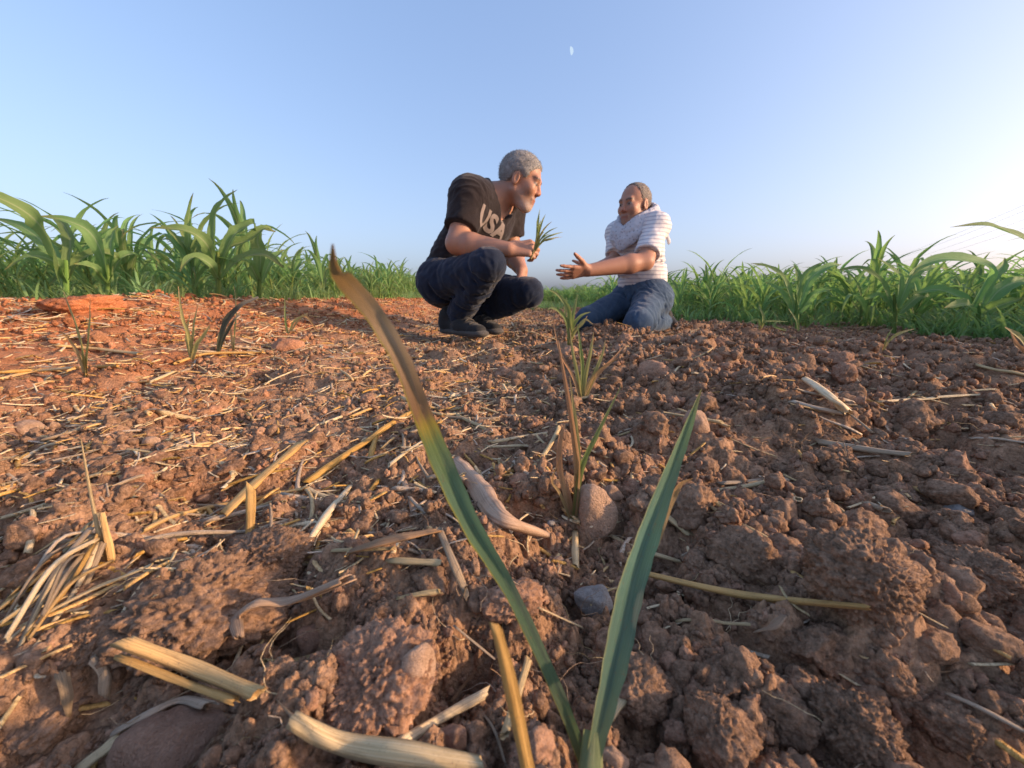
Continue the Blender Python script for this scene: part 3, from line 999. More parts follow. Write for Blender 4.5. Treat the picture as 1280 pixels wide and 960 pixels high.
# crumbs too small and many to count
crumbs = [chunk_obj('crumb', 100 + k, 3, M['clod'], stretch=(1, rng.uniform(.7, 1), rng.uniform(.6, .9)), lump=0.34, lump_s=2.4, fine=.24, planes=7, soft=.05) for k in range(7)]
crumbs += [chunk_obj('crumb', 140 + k, 3, M['pale_clod'], stretch=(1, .8, .7), lump=0.34, lump_s=2.4, fine=.24, planes=7, soft=.05) for k in range(2)]
N = 290000
x, y, r = polar_points(N, 0.07, 7.0, R(116))
size = np.clip(np.exp(rng.normal(math.log(0.0012), 0.62, N)) * (0.75 + 1.05 * r) * np.where(x > .04, 1.45, .95), 0.0005, 0.010)
clump = vnoise2(x * 9, y * 9, 71) + 0.5 * vnoise2(x * 26, y * 26, 72)
keep = (clump > rng.uniform(-0.9, 0.6, N) - 0.35 * (x > 0))
keep[keep] = free(x[keep], y[keep], size[keep])
x, y, r, size = x[keep], y[keep], r[keep], size[keep]
z = height(x, y) + size * rng.uniform(-0.15, 0.5, len(x))
n = len(x)
scatter('soil_crumbs', np.stack([x, y, z], 1), rng.uniform(0, 6.28, (n, 3)), np.repeat(size[:, None], 3, 1) * rng.uniform(.8, 1.2, (n, 3)), rng.integers(0, 9, n), crumbs, 'loose brown soil crumbs strewn over the tilled field', 'soil')

# single straws strewn about
straw_src = []
for k in range(12):
    L = 1.0
    n = 8
    t = np.linspace(-.5, .5, n)
    bend = random.uniform(-.09, .09)
    pts = np.stack([t, bend * (t * t * 4), 0.03 * np.sin(t * 5 + k) * random.random()], 1)
    rr = 0.5 * np.interp(t, [-.5, 0, .5], [random.uniform(.8, 1.2), 1, random.uniform(.5, 1.1)])
    straw_src.append((pts, rr))
straw_mesh = {}
mats = ['straw_pale', 'straw_pale', 'straw_gold', 'straw_grey', 'straw_pale', 'straw_grey']
placed = 0
while placed < 290:
    r = 0.24 * (2.6 / 0.24) ** (random.random() ** 0.95)
    a = random.uniform(-R(55), R(50))
    if a > R(12) and random.random() < .55:
        continue
    x, y = r * math.sin(a), r * math.cos(a)
    if (abs(x + .17) < .30 and 1.45 < y < 2.0) or (.25 < x < 1.1 and 1.6 < y < 2.5):
        continue
    L = random.uniform(.022, .075) * (.6 + .8 * r)
    rad = random.uniform(.0010, .0021) * (.8 + .6 * r)
    az = random.uniform(0, math.pi)
    k = placed % 12
    key = (k, round(L / rad / 12))
    if key not in straw_mesh:
        pts, rr = straw_src[k]
        q = pts.copy() * np.array([1, 1, 1])
        asp = key[1] * 12
        V, F, UV = tube(q * np.array([asp, asp, asp]), rr * 2, 7, random.uniform(.5, .95), 1.2, True, k)
        me = mesh_obj('straw_fragment', V / asp, F, M[mats[k % 6]], uv=UV * np.array([1 / asp, 1]), do_link=False)
        straw_mesh[key] = me.data
        bpy.data.objects.remove(me)
    ex = np.array([x - L / 2 * math.cos(az), x, x + L / 2 * math.cos(az)])
    ey = np.array([y - L / 2 * math.sin(az), y, y + L / 2 * math.sin(az)])
    h = height(ex, ey)
    pitch = math.atan2(h[2] - h[0], L) * .8 + random.uniform(-.1, .1)
    o = bpy.data.objects.new('straw_fragment', straw_mesh[key])
    link(o)
    o.scale = (L,) * 3
    o.rotation_euler = (0, -pitch, az)
    o.location = (x, y, max(h[1], (h[0] + h[2]) / 2) + rad * .9)
    w1 = {'straw_pale': 'pale', 'straw_gold': 'golden', 'straw_grey': 'weathered grey'}[mats[k % 6]]
    w2 = 'on the red earth bank' if x < -.55 else ('on the soil towards the weedy corn field' if x > .22 else 'on soil leading to the two men')
    tag(o, 'short thin %s straw fragment strewn loose %s' % (w1, w2), 'straw', '%s straw fragments %s' % (w1, w2))
    placed += 1

# chaff and rootlets: too many and small to count
def chaff_piece(k):
    n = 5
    t = np.linspace(-.5, .5, n)
    pts = np.stack([t, random.uniform(-.25, .25) * t * t * 2, random.uniform(-.15, .15) * t * t * 2], 1)
    V, F, UV = tube(pts * 12, np.full(n, random.uniform(.4, .9)), 5, random.uniform(.2, .7), 1.0, False, k)
    return mesh_obj('chaff', V / 12, F, M[['straw_pale', 'straw_pale', 'straw_gold', 'straw_grey'][k % 4]], uv=UV * .1, do_link=False)
pieces = [chaff_piece(k) for k in range(12)]
N = 52000
x, y, r = polar_points(N, 0.16, 6.0, R(105), 0.55)
keep = ((x < 0.1 * y + 0.05) | (rng.uniform(0, 1, N) < .3)) & (vnoise2(x * 5, y * 5, 91) > rng.uniform(-1.0, .3, N))
x, y, r = x[keep], y[keep], r[keep]
n = len(x)
Ls = rng.uniform(.006, .027, n) * (.6 + .9 * np.minimum(r, 2.2))
rots = np.stack([rng.uniform(-.4, .4, n), rng.uniform(-.35, .35, n), rng.uniform(0, 6.28, n)], 1)
scatter('straw_chaff', np.stack([x, y, height(x, y) + Ls * .05 + .001], 1), rots, np.repeat(Ls[:, None], 3, 1), rng.integers(0, 12, n), pieces, 'fine pale straw chaff sprinkled over the soil', 'chaff')

def rootlet(k):
    n = 9
    p = np.zeros((n, 3))
    d = np.array([1.0, 0, 0])
    for i in range(1, n):
        d = nrm(d + rng.normal(size=3) * np.array([.35, .5, .22]))
        p[i] = p[i - 1] + d / (n - 1)
    V, F, UV = tube(p * 20, np.linspace(.16, .07, n), 4, 1, 0, False, k)
    return mesh_obj('rootlet', V / 20, F, M[['bark', 'straw_grey', 'straw_pale'][k % 3]], uv=UV * .1, do_link=False)
pieces = [rootlet(k) for k in range(9)]
N = 650
x, y, r = polar_points(N, 0.11, 1.6, R(62))
Ls = rng.uniform(.010, .040, N) * (.7 + .5 * r)
rots = np.stack([rng.uniform(-.6, .6, N), rng.uniform(-.35, .3, N), rng.uniform(0, 6.28, N)], 1)
scatter('rootlets', np.stack([x, y, height(x, y) + .002], 1), rots, np.repeat(Ls[:, None], 3, 1), rng.integers(0, 9, N), pieces, 'fine dry rootlets and fibres poking from the soil', 'roots')
# frayed roots around the weathered straw
V0, F0 = [], []
base = G(1030, 558)
for k in range(60):
    g = G(1030 + random.gauss(-10, 30), 560 + random.gauss(0, 16))
    p = [g + np.array([0, 0, .002])]
    d = nrm(np.array([random.gauss(0, 1), random.gauss(0, .6), random.uniform(0, .9)]))
    for i in range(7):
        d = nrm(d + rng.normal(size=3) * .45 - np.array([0, 0, .12]))
        p.append(p[-1] + d * random.uniform(.002, .005))
    V, F, UV = tube(np.array(p), np.linspace(.0004, .00015, 8), 4, 1, 0, False, k)
    F0 += [tuple(i + len(V0) for i in f) for f in F]
    V0 += list(V)
o = mesh_obj('fibrous_roots', np.array(V0), F0, M['bark'], uv=np.zeros((len(V0), 2)))
tag(o, 'tangle of reddish fibrous roots at the thick end of the weathered straw', 'roots')
o['kind'] = 'stuff'

# ------------------------------------------------------------------ foreground seedling and sprouts
def blade(root, name, pts, wid, mat, nref=(0, -1, .35), n=24, fold=.2, wave=0., curl=0., seed=0, label=None, across=7):
    pth = smooth_path(pts, n)
    w = np.interp(np.linspace(0, 1, n), np.linspace(0, 1, len(wid)), wid)
    V, F, UV = ribbon(pth, w, np.asarray(nref, float), fold, wave, across, seed, curl)
    loc = np.array(root.location)
    o = mesh_obj(name, V - loc, F, M[mat], root, uv=UV)
    if label:
        o['label'] = label
    return o

def seedling():
    b = G(738, 985)
    k0 = b[1] / .083 * .93
    root = empty('seedling', b)
    tag(root, 'withering young seedling with two long leaves, one scorched brown at its tip', 'seedling')
    def pp(l):
        return [P(a, c, Y * k0) for a, c, Y in l]
    mm = .00072 * k0
    blade(root, 'leaf', pp([(742, 985, .084), (700, 872, .104), (640, 742, .118), (592, 660, .122), (556, 585, .118), (530, 522, .110), (505, 455, .098), (470, 395, .087), (432, 352, .078), (420, 335, .0745), (416, 305, .072)]),
          [5 * mm, 6.2 * mm, 7 * mm, 9.5 * mm, 10.8 * mm, 8.2 * mm, 6.8 * mm, 6.2 * mm, 5.6 * mm, 3 * mm, .5 * mm], 'leaf_scorched', nref=(.15, -1, .25), n=60, fold=.42, wave=.3, seed=3, label='long bluish leaf with a scorched brown twisted tip')
    blade(root, 'leaf', pp([(733, 985, .084), (752, 895, .096), (772, 805, .112), (789, 728, .128), (810, 665, .142), (838, 590, .158), (860, 532, .170), (877, 486, .178)]),
          [4.5 * mm, 9 * mm, 13 * mm, 14.5 * mm, 12.5 * mm, 9.5 * mm, 5.5 * mm, .5 * mm], 'leaf_blue', nref=(-.2, -1, .3), n=48, fold=.55, wave=.14, seed=5, label='upright blue-green pointed leaf')
    blade(root, 'dry_leaf', pp([(790, 735, .132), (815, 682, .146), (838, 628, .158), (850, 606, .162), (866, 598, .163)]),
          [3 * mm, 6 * mm, 5 * mm, 3 * mm, .5 * mm], 'leaf_dry', n=24, fold=.3, wave=.3, seed=8, label='small dried brown leaf tip')
    V, F, UV = tube(smooth_path(pp([(738, 1010, .078), (738, 960, .087), (741, 915, .094)]), 8), np.linspace(.0042, .0028, 8), 10, .8, 0, False, 2)
    mesh_obj('stem', V - np.array(root.location), F, M['leaf_blue'], root, uv=UV * np.array([.02, 1]))
seedling()

def sprout(px, py, blades, label, ydrift=0.0, Y=None):
    g = G(px, py) if Y is None else P(px, py, Y)
    Y = g[1]
    root = empty('withered_sprout' if 'corn' not in label else 'corn_seedling', g)
    tag(root, label, 'sprout')
    k = 0
    for pix, w, mat in blades:
        pts = [g - np.array([0, 0, .006])] + [P(x, y, Y * (1 + ydrift * (i + 1) * (1 if k % 2 else -1))) for i, (x, y) in enumerate(pix)]
        s = depth(g) / FPX
        blade(root, 'leaf', pts, [v * s * .72 for v in w], mat, nref=(random.uniform(-.5, .5), -1, .3), n=18, fold=.45, wave=.15, seed=k + px, across=5)
        k += 1
    return root

sprout(717, 650, [([(722, 590), (714, 520), (700, 440), (698, 425)], (8, 12, 9, 4, 1), 'blade_red'),
                  ([(722, 585), (719, 530), (712, 470)], (9, 12, 8, 1), 'blade_yellow'),
                  ([(726, 588), (745, 545), (776, 483)], (8, 10, 8, 1), 'blade_green'),
                  ([(706, 615), (699, 580), (701, 545), (706, 530)], (7, 9, 12, 8, 1), 'blade_red'),
                  ([(700, 618), (690, 600), (702, 570)], (5, 6, 4, 1), 'leaf_dry'),
                  ([(712, 625), (708, 600)], (9, 8, 2), 'blade_red')],
       'withered sprout with red and yellow blades beside the tan oblong stone', .004)
sprout(727, 503, [([(732, 470), (738, 440), (742, 415)], (6, 7, 6, 1), 'blade_yellow'), ([(740, 475), (752, 445), (757, 425)], (5, 7, 5, 1), 'blade_yellow'),
                  ([(722, 470), (716, 440), (712, 410)], (6, 7, 5, 1), 'blade_yellow'), ([(745, 470), (765, 450), (780, 432)], (5, 8, 6, 1), 'blade_red'),
                  ([(718, 475), (700, 440), (690, 395)], (5, 6, 4, 1), 'blade_red'), ([(728, 460), (725, 430), (722, 405)], (6, 7, 5, 1), 'blade_green'),
                  ([(735, 480), (750, 462), (772, 448)], (4, 5, 4, 1), 'leaf_dry')],
       'withered tuft of yellow and red blades behind the nearer withered sprout', .004)
sprout(712, 432, [([(712, 405), (710, 385), (697, 368), (686, 362)], (8, 9, 8, 5, 1), 'blade_green'), ([(714, 405), (718, 385), (722, 368)], (8, 8, 6, 1), 'blade_green'),
                  ([(711, 408), (702, 392), (690, 385), (684, 388)], (7, 7, 6, 4, 1), 'blade_green'), ([(715, 410), (726, 395), (738, 390)], (6, 7, 5, 1), 'blade_green'),
                  ([(716, 415), (728, 405), (734, 395)], (5, 6, 4, 1), 'blade_yellow'), ([(710, 412), (706, 395), (708, 372)], (5, 6, 4, 1), 'blade_green'),
                  ([(716, 420), (730, 400), (741, 405)], (4, 5, 4, 1), 'blade_yellow')],
       'small green corn seedling just left of the kneeling man\'s knee', .003)
sprout(107, 470, [([(104, 435), (96, 405), (80, 365)], (6, 8, 8, 3), 'blade_yellow'), ([(110, 440), (113, 405), (113, 372)], (5, 7, 6, 1), 'blade_yellow'),
                  ([(100, 445), (88, 425), (76, 415)], (5, 8, 6, 1), 'leaf_dry'), ([(106, 450), (98, 440), (84, 438)], (5, 7, 5, 1), 'leaf_dry')],
       'yellowing sprout standing in straw on the red earth bank', .003)
sprout(240, 448, [([(236, 420), (228, 395), (223, 358)], (5, 6, 5, 1), 'blade_yellow'), ([(242, 420), (244, 400), (248, 380)], (5, 6, 5, 1), 'blade_yellow'),
                  ([(246, 432), (256, 418), (263, 405)], (6, 8, 6, 1), 'blade_yellow'), ([(236, 432), (234, 415), (238, 392)], (5, 7, 5, 1), 'blade_yellow')],
       'yellow-green sprout next to the blackened folded blade', .003)
sprout(272, 444, [([(276, 425), (284, 402), (300, 383), (323, 371)], (6, 9, 12, 9, 2), 'blade_dark'), ([(278, 428), (290, 405), (300, 390)], (4, 6, 6, 1), 'blade_dark')],
       'dead folded blade, blackened with a pale tip, on the red bank', .003)
sprout(292, 440, [([(294, 415), (296, 390), (293, 358)], (4, 5, 4, 1), 'blade_yellow'), ([(291, 425), (289, 412), (284, 402)], (5, 7, 5, 1), 'leaf_dry')],
       'thin yellow sprout behind the blackened folded blade', .003)
sprout(360, 418, [([(368, 402), (385, 392)], (3, 4, 3), 'blade_yellow'), ([(357, 400), (356, 370)], (3, 4, 1), 'blade_green'), ([(380, 395), (398, 415)], (3, 5, 2), 'leaf_dry')],
       'bent straw-coloured sprout at the foot of the left corn', .003)
sprout(1104, 436, [([(1112, 424), (1125, 416), (1143, 411)], (4, 6, 5, 1), 'blade_yellow'), ([(1108, 422), (1116, 410)], (3, 4, 1), 'blade_green')],
       'arched pale blade at the foot of the right corn', .003)
sprout(1300, 470, [([(1288, 440), (1272, 420), (1256, 409)], (8, 10, 9, 2), 'blade_yellow'), ([(1285, 445), (1270, 430), (1262, 412)], (8, 9, 7, 1), 'blade_red'), ([(1300, 440), (1296, 410)], (6, 8, 2), 'blade_green')],
       'yellow and brown sprout leaning out from the right corn edge', .003)
sprout(950, 412, [([(954, 398), (948, 381)], (4, 6, 2), 'blade_green'), ([(947, 400), (932, 404)], (3, 5, 1), 'blade_green'), ([(957, 402), (985, 402)], (3, 4, 1), 'blade_green')],
       'fresh light green sprout before the right corn', .003)
sprout(998, 416, [([(996, 402), (986, 386)], (4, 5, 1), 'blade_green'), ([(968, 408), (975, 400)], (3, 4, 1), 'blade_green')],
       'slender pale green sprout between light green sprout and arched blade', .003)

# ------------------------------------------------------------------ corn
def corn_leaf_path(L, el0, droop, az, base, kink=0.0, n=13, swirl=0.0):
    p = [np.array(base, float)]
    for i in range(1, n):
        t = i / (n - 1)
        el = el0 - droop * t ** 1.6 - (kink if t > .62 else 0)
        a = az + swirl * t
        p.append(p[-1] + L / (n - 1) * np.array([math.cos(el) * math.cos(a), math.cos(el) * math.sin(a), math.sin(el)]))
    return np.array(p)

def corn_leaf_mesh(L, W, el0, droop, az, base, seed, kink=0., swirl=0.):
    pth = corn_leaf_path(L, el0, droop, az, base, kink, swirl=swirl)
    n = len(pth)
    t = np.linspace(0, 1, n)
    w = W * np.clip(np.minimum(.45 + 2.2 * t, 1.0), 0, 1) * np.clip((1 - t) * 2.1, 0.02, 1) ** .8
    T = np.gradient(pth, axis=0)
    side = np.array([-math.sin(az), math.cos(az), 0])
    nr = np.cross(side, T)
    nr = -nr if nr[:, 2].sum() < 0 else nr
    return ribbon(pth, w, nr, .45, .22, 5, seed)

def make_corn(seed, H):
    """a young corn plant: stalk and alternating arching leaves, base at the origin"""
    rs = random.Random(seed)
    root = bpy.data.objects.new('corn_plant', None)
    root.empty_display_size = .05
    COL.objects.link(root)
    st = H * .42
    lean = rs.uniform(-.04, .04)
    sp = smooth_path([(0, 0, -.03), (lean * .3, 0, st * .5), (lean, 0, st)], 7)
    V, F, UV = tube(sp, np.linspace(.0115, .006, 7), 8, .85, 0, False, seed)
    mesh_obj('stalk', V, F, M['corn_stalk'], root, uv=UV * np.array([.05, 1]))
    az = rs.uniform(0, 6.28)
    nl = rs.randint(8, 10)
    for k in range(nl):
        f = k / (nl - 1)
        base = np.array([lean * f, 0, st * (.12 + .88 * f)])
        L = H * (.48 + .55 * math.sin(math.pi * (.15 + .68 * f))) * rs.uniform(.85, 1.1)
        W = .034 * (.55 + .6 * math.sin(math.pi * (.15 + .62 * f))) * rs.uniform(.85, 1.1) * (H / .5)
        el0 = R(54 + 30 * f + rs.uniform(-10, 8))
        droop = R(rs.uniform(85, 135) * (1.08 - .45 * f))
        a = az + math.pi * (k % 2) + rs.uniform(-.45, .45)
        V, F, UV = corn_leaf_mesh(L, W, el0, droop, a, base, seed * 20 + k, R(rs.choice([0, 0, 0, 35])), rs.uniform(-.5, .5))
        mesh_obj('leaf', V, F, M['corn_leaf'], root, uv=UV)
    return root

corn_src = [make_corn(900 + k, h) for k, h in enumerate((.47, .50, .53, .45, .55, .49, .42, .51))]

def joined(root):
    bm = bmesh.new()
    mats = []
    out = bpy.data.meshes.new('corn_plant')
    for ch in root.children:
        bm2 = bmesh.new()
        bm2.from_mesh(ch.data)
        mi = 0 if 'leaf' in ch.name else 1
        for f in bm2.faces:
            f.material_index = mi
        tmp = bpy.data.meshes.new('tmp')
        bm2.to_mesh(tmp)
        bm2.free()
        bm.from_mesh(tmp)
        bpy.data.meshes.remove(tmp)
    bm.to_mesh(out)
    bm.free()
    out.materials.append(M['corn_leaf'])
    out.materials.append(M['corn_stalk'])
    return out
corn_whole = [joined(c) for c in corn_src]

spots = []
def field(x0, x1, y0, y1, ok, row=.62, step=.17, slant=0.0):
    x = x0
    while x <= x1:
        y = y0 + random.random() * .1
        while y <= y1:
            xx, yy = x + random.gauss(0, .05) + slant * y, y + random.gauss(0, .035)
            if ok(xx, yy) and random.random() < .93:
                spots.append((xx, yy))
            y += step * random.uniform(.8, 1.3)
        x += row
def left_ok(x, y):
    return x < -1.28 - .04 * y + .1 * math.sin(y * 1.7) and not (y < 1.75)
def right_edge(y):
    if y < .7:
        return 2.1
    if y < 2.3:
        return 2.1 + .39 * (y - .7)
    if y < 3.7:
        return 2.72 - .85 * (y - 2.3)
    return 1.5
def right_ok(x, y):
    return x > right_edge(y) + .06 * math.sin(y * 4)
field(-9.5, -1.2, .7, 17, left_ok, row=.5, step=.14)
field(1.5, 9.5, -3.2, 17, right_ok, step=.13, row=.5)
field(-1.3, 1.7, 11, 20, lambda x, y: True)
spots.sort(key=lambda p: math.hypot(p[0], p[1]))

def in_view(x, y, m=1.0):
    return y > .2 and abs(x) < 1.36 * y + m
vis = [p for p in spots if in_view(*p, .25)]
hid = [p for p in spots if not in_view(*p, .25)]
near = vis[:125]
mid = vis[125:292]
far = vis[292:]
def corn_label(x):
    if x < -.9:
        return 'leafy young corn plant in the field on the earth bank behind the seated black shirt', 'corn plants of the field behind the man in black'
    return 'leafy young corn plant in the weedy field behind the striped shirt', 'corn plants of the field behind the man in stripes'
def corn_words(x, n):
    left = x < -.9
    a = 'young arching-leaved corn plant in the field on the red earth bank' if left else 'young arching-leaved corn plant in the weedy field beside the kneeling man'
    g = 'corn plants on the red earth bank' if left else 'corn plants beside the kneeling man'
    if n:
        a = 'small distant corn plant far back in the field on the red earth bank' if left else 'small distant corn plant far back in the weedy field'
        g = 'distant corn plants beyond the red bank' if left else 'distant corn plants of the weedy field'
    return a, g
for k, (x, y) in enumerate(near):
    o = copy_tree(corn_src[k % 8])
    s = random.uniform(.82, 1.12) * (.96 if x > 0 else .85)
    o.scale = (s, s, s * random.uniform(.92, 1.08))
    o.rotation_euler = (random.uniform(-.06, .06), random.uniform(-.06, .06), random.uniform(0, 6.28))
    o.location = (x, y, float(macro(np.array([x]), np.array([y]))[0]))
    a, g = corn_words(x, 0)
    tag(o, a, 'corn plant', g)
for k, (x, y) in enumerate(mid):
    o = bpy.data.objects.new('corn_plant', corn_whole[k % 8])
    link(o)
    s = random.uniform(.82, 1.12) * (1.05 if x > 0 else .88)
    o.scale = (s, s, s * random.uniform(.92, 1.08))
    o.rotation_euler = (random.uniform(-.06, .06), random.uniform(-.06, .06), random.uniform(0, 6.28))
    o.location = (x, y, float(macro(np.array([x]), np.array([y]))[0]))
    a, g = corn_words(x, 1)
    tag(o, a, 'corn plant', g)
for c in corn_src:
    for ch in list(c.children):
        bpy.data.objects.remove(ch)
    bpy.data.objects.remove(c)

# everything beyond, and the rows beside the camera that no picture shows
extra = [(random.uniform(-34, 34), random.uniform(17, 46)) for _ in range(2300)]
rest = far + hid + extra
pr = []
for m_ in corn_whole:
    pr.append(bpy.data.objects.new('corn', m_))
xs = np.array([p[0] for p in rest])
ys = np.array([p[1] for p in rest])
n = len(rest)
s = rng.uniform(.82, 1.15, n)
scatter('corn_field', np.stack([xs, ys, macro(xs, ys)], 1), np.stack([np.zeros(n), np.zeros(n), rng.uniform(0, 6.28, n)], 1), np.repeat(s[:, None], 3, 1), rng.integers(0, 8, n), pr, 'far rows of young green corn reaching the horizon', 'corn field')

# corn plants that stand out, with the leaves seen in the picture
def hero_corn(px, py, Y, leaves, label, top):
    g = P(px, py, Y)
    g[2] = float(macro(np.array([g[0]]), np.array([Y]))[0])
    root = empty('corn_plant', g)
    tag(root, label, 'corn plant')
    st = P(top[0], top[1], Y)
    V, F, UV = tube(smooth_path([g - np.array([0, 0, .03]), (g + st) / 2 + np.array([.006, 0, 0]), st], 9), np.linspace(.013, .007, 9), 8, .85, 0, False, px)
    mesh_obj('stalk', V - g, F, M['corn_stalk'], root, uv=UV * np.array([.05, 1]))
    sc = Y / FPX * .66
    for k, (pix, w, dy) in enumerate(leaves):
        m_ = len(pix)
        pts = [P(a, b, Y + dy * i / (m_ - 1)) for i, (a, b) in enumerate(pix)]
        blade(root, 'leaf', pts, [.5 * w * sc, .95 * w * sc, w * sc, .9 * w * sc, .6 * w * sc, .04 * w * sc], 'corn_leaf', nref=(.1, -.75, .65), n=22, fold=.5, wave=.14, seed=k + abs(px), across=5)
hero_corn(82, 385, 1.62, [([(76, 352), (70, 318), (52, 284), (24, 260), (-20, 242), (-60, 245)], 27, -.25), ([(80, 345), (66, 315), (30, 285), (-10, 272)], 22, .15),
                          ([(82, 340), (88, 305), (80, 282), (62, 268)], 20, .2), ([(84, 352), (72, 330), (40, 320), (5, 338)], 20, -.1), ([(84, 350), (104, 322), (140, 318), (160, 345)], 22, .2)],
          'tall corn plant with long leaves arching out to the field edge on the red bank', (82, 325))
hero_corn(134, 384, 1.72, [([(134, 348), (128, 318), (112, 290), (84, 276), (48, 270)], 24, -.1), ([(136, 345), (138, 315), (140, 295), (148, 282)], 20, .1),
                           ([(134, 355), (116, 335), (92, 330)], 20, -.1), ([(136, 352), (150, 325), (168, 318), (182, 332)], 20, .15)],
          'corn plant with one long bowed leaf beside the tall arching corn plant', (134, 330))
hero_corn(272, 385, 1.75, [([(268, 330), (266, 292), (270, 266), (281, 250), (297, 237)], 15, .0), ([(270, 335), (258, 305), (232, 288), (186, 285)], 22, -.15),
                           ([(274, 330), (290, 298), (300, 288), (318, 279), (320, 290)], 24, .1), ([(276, 340), (286, 310), (312, 300), (330, 285), (343, 290)], 22, .15),
                           ([(272, 345), (250, 315), (222, 300), (200, 300)], 22, .2), ([(274, 350), (262, 330), (240, 322), (225, 340)], 20, -.15), ([(276, 350), (300, 325), (330, 318), (355, 335)], 20, -.1)],
          'tallest corn plant with a thin upright tip leaf and broad raised leaves', (272, 315))
hero_corn(324, 390, 1.9, [([(324, 350), (326, 320), (322, 300), (328, 287), (345, 290)], 24, .05), ([(324, 352), (312, 330), (300, 325)], 18, -.1), ([(326, 355), (340, 325), (356, 312)], 18, .1)],
          'narrow corn plant with a folded-over top leaf beside the tallest corn', (324, 340))
hero_corn(1222, 420, 2.05, [([(1215, 385), (1232, 350), (1236, 335), (1215, 328), (1180, 323), (1152, 332), (1140, 345)], 25, -.1), ([(1228, 380), (1236, 350), (1252, 335), (1256, 322)], 19, .1),
                            ([(1230, 385), (1250, 362), (1275, 352), (1300, 358)], 24, .1), ([(1216, 390), (1200, 372), (1170, 362), (1140, 368)], 22, .1), ([(1228, 392), (1250, 382), (1280, 372)], 22, -.1), ([(1220, 392), (1205, 380), (1180, 385)], 20, -.15)],
          'corn plant with a bright green leaf arching over beside weeds', (1222, 372))
hero_corn(1330, 440, 1.45, [([(1325, 360), (1305, 325), (1282, 301), (1255, 289), (1228, 281), (1188, 284)], 16, -.1), ([(1335, 365), (1345, 330), (1370, 300)], 26, .1), ([(1325, 380), (1300, 365), (1280, 372)], 22, -.1), ([(1335, 385), (1370, 365), (1400, 390)], 24, .1)],
          'corn plant whose single long dark leaf reaches high over the right field', (1330, 350))
hero_corn(995, 418, 2.7, [([(992, 385), (980, 350), (962, 335), (938, 329)], 13, 0), ([(996, 380), (1000, 350), (992, 332)], 12, .1), ([(998, 385), (1012, 350), (1035, 333), (1052, 331)], 15, .1), ([(990, 392), (975, 365), (955, 352)], 14, .1), ([(1000, 390), (1018, 368), (1040, 362)], 14, -.1), ([(995, 375), (1005, 345), (1026, 328)], 11, .0)],
          'corn plant with narrow spidery leaves spreading above the weeds', (995, 368))
hero_corn(1118, 418, 2.4, [([(1120, 385), (1124, 350), (1112, 335), (1096, 322)], 15, 0), ([(1115, 385), (1100, 352), (1075, 336), (1045, 338)], 15, .1), ([(1122, 385), (1140, 345), (1160, 335), (1185, 336)], 16, .1), ([(1118, 392), (1100, 370), (1080, 375)], 15, .1), ([(1124, 392), (1150, 370), (1170, 378)], 15, .1)],
          'corn plant with one leaf pointing up left of the bright arching leaf', (1118, 368))

# weeds under the corn: nobody could count them
def tuft(seed, H, nb):
    rs = random.Random(seed)
    V0, F0, U0 = [], [], []
    for k in range(nb):
        a = rs.uniform(0, 6.28)
        L = H * rs.uniform(.5, 1.1)
        el0 = R(rs.uniform(50, 88))
        p = corn_leaf_path(L, el0, R(rs.uniform(20, 95)), a, (rs.gauss(0, .03), rs.gauss(0, .03), -.005), n=6)
        w = H * rs.uniform(.04, .09) * np.array([.7, 1, 1, .8, .5, .05])
        T = np.gradient(p, axis=0)
        V, F, UV = ribbon(p, w, np.cross(np.array([-math.sin(a), math.cos(a), 0]), T), .3, 0, 3, k)
        F0 += [tuple(i + len(V0) for i in f) for f in F]
        V0 += list(V)
        U0 += list(UV)
    return mesh_obj('tuft', np.array(V0), F0, M['weed'], uv=np.array(U0), do_link=False)
tufts = [tuft(k, .16, 16) for k in range(6)]
wx, wy = [], []
while len(wx) < 1050:
    if random.random() < .72:
        y = 1.9 + 9 * random.random() ** 2
        x = right_edge(y) + .12 * math.sin(y * 5) + .1 * math.sin(y * 13) + random.gauss(0, .1) + 4.5 * random.random() ** 1.5
        if x > 1.36 * y + .6:
            continue
    else:
        y = 1.5 + 9 * random.random() ** 1.5
        x = -1.25 - .04 * y - 3 * random.random() ** 2
        if y < 1.7 and random.random() < .7:
            continue
    wx.append(x)
    wy.append(y)
for _ in range(500):
    wx.append(random.uniform(-1.3, 1.6))
    wy.append(random.uniform(5.5, 12))
wx, wy = np.array(wx), np.array(wy)
n = len(wx)
s = rng.uniform(.4, 1.5, n) * np.where(wx > 0, 1.1, .75)
s = np.where((np.abs(wx) < 1.3) & (wy > 5), s * .7, s)
scatter('weeds', np.stack([wx, wy, macro(wx, wy)], 1), np.stack([np.zeros(n), np.zeros(n), rng.uniform(0, 6.28, n)], 1), np.repeat(s[:, None], 3, 1), rng.integers(0, 6, n), tufts, 'green grassy weeds growing between the corn rows', 'weeds')

# ------------------------------------------------------------------ far things
def plain(name, col, rough=.7, metal=0.):
    t = NT(name)
    f = t.noise(t.obj(), 6, 3)
    t.base(t.mix(t.math('MULTIPLY', f, .35), col, tuple(v * .6 for v in col)), rough, .3)
    t.b.inputs['Metallic'].default_value = metal
    return t.m
M['fence_metal'] = plain('fence_metal', (.16, .17, .18), .6)
M['cable'] = plain('cable', (.12, .12, .13), .7)

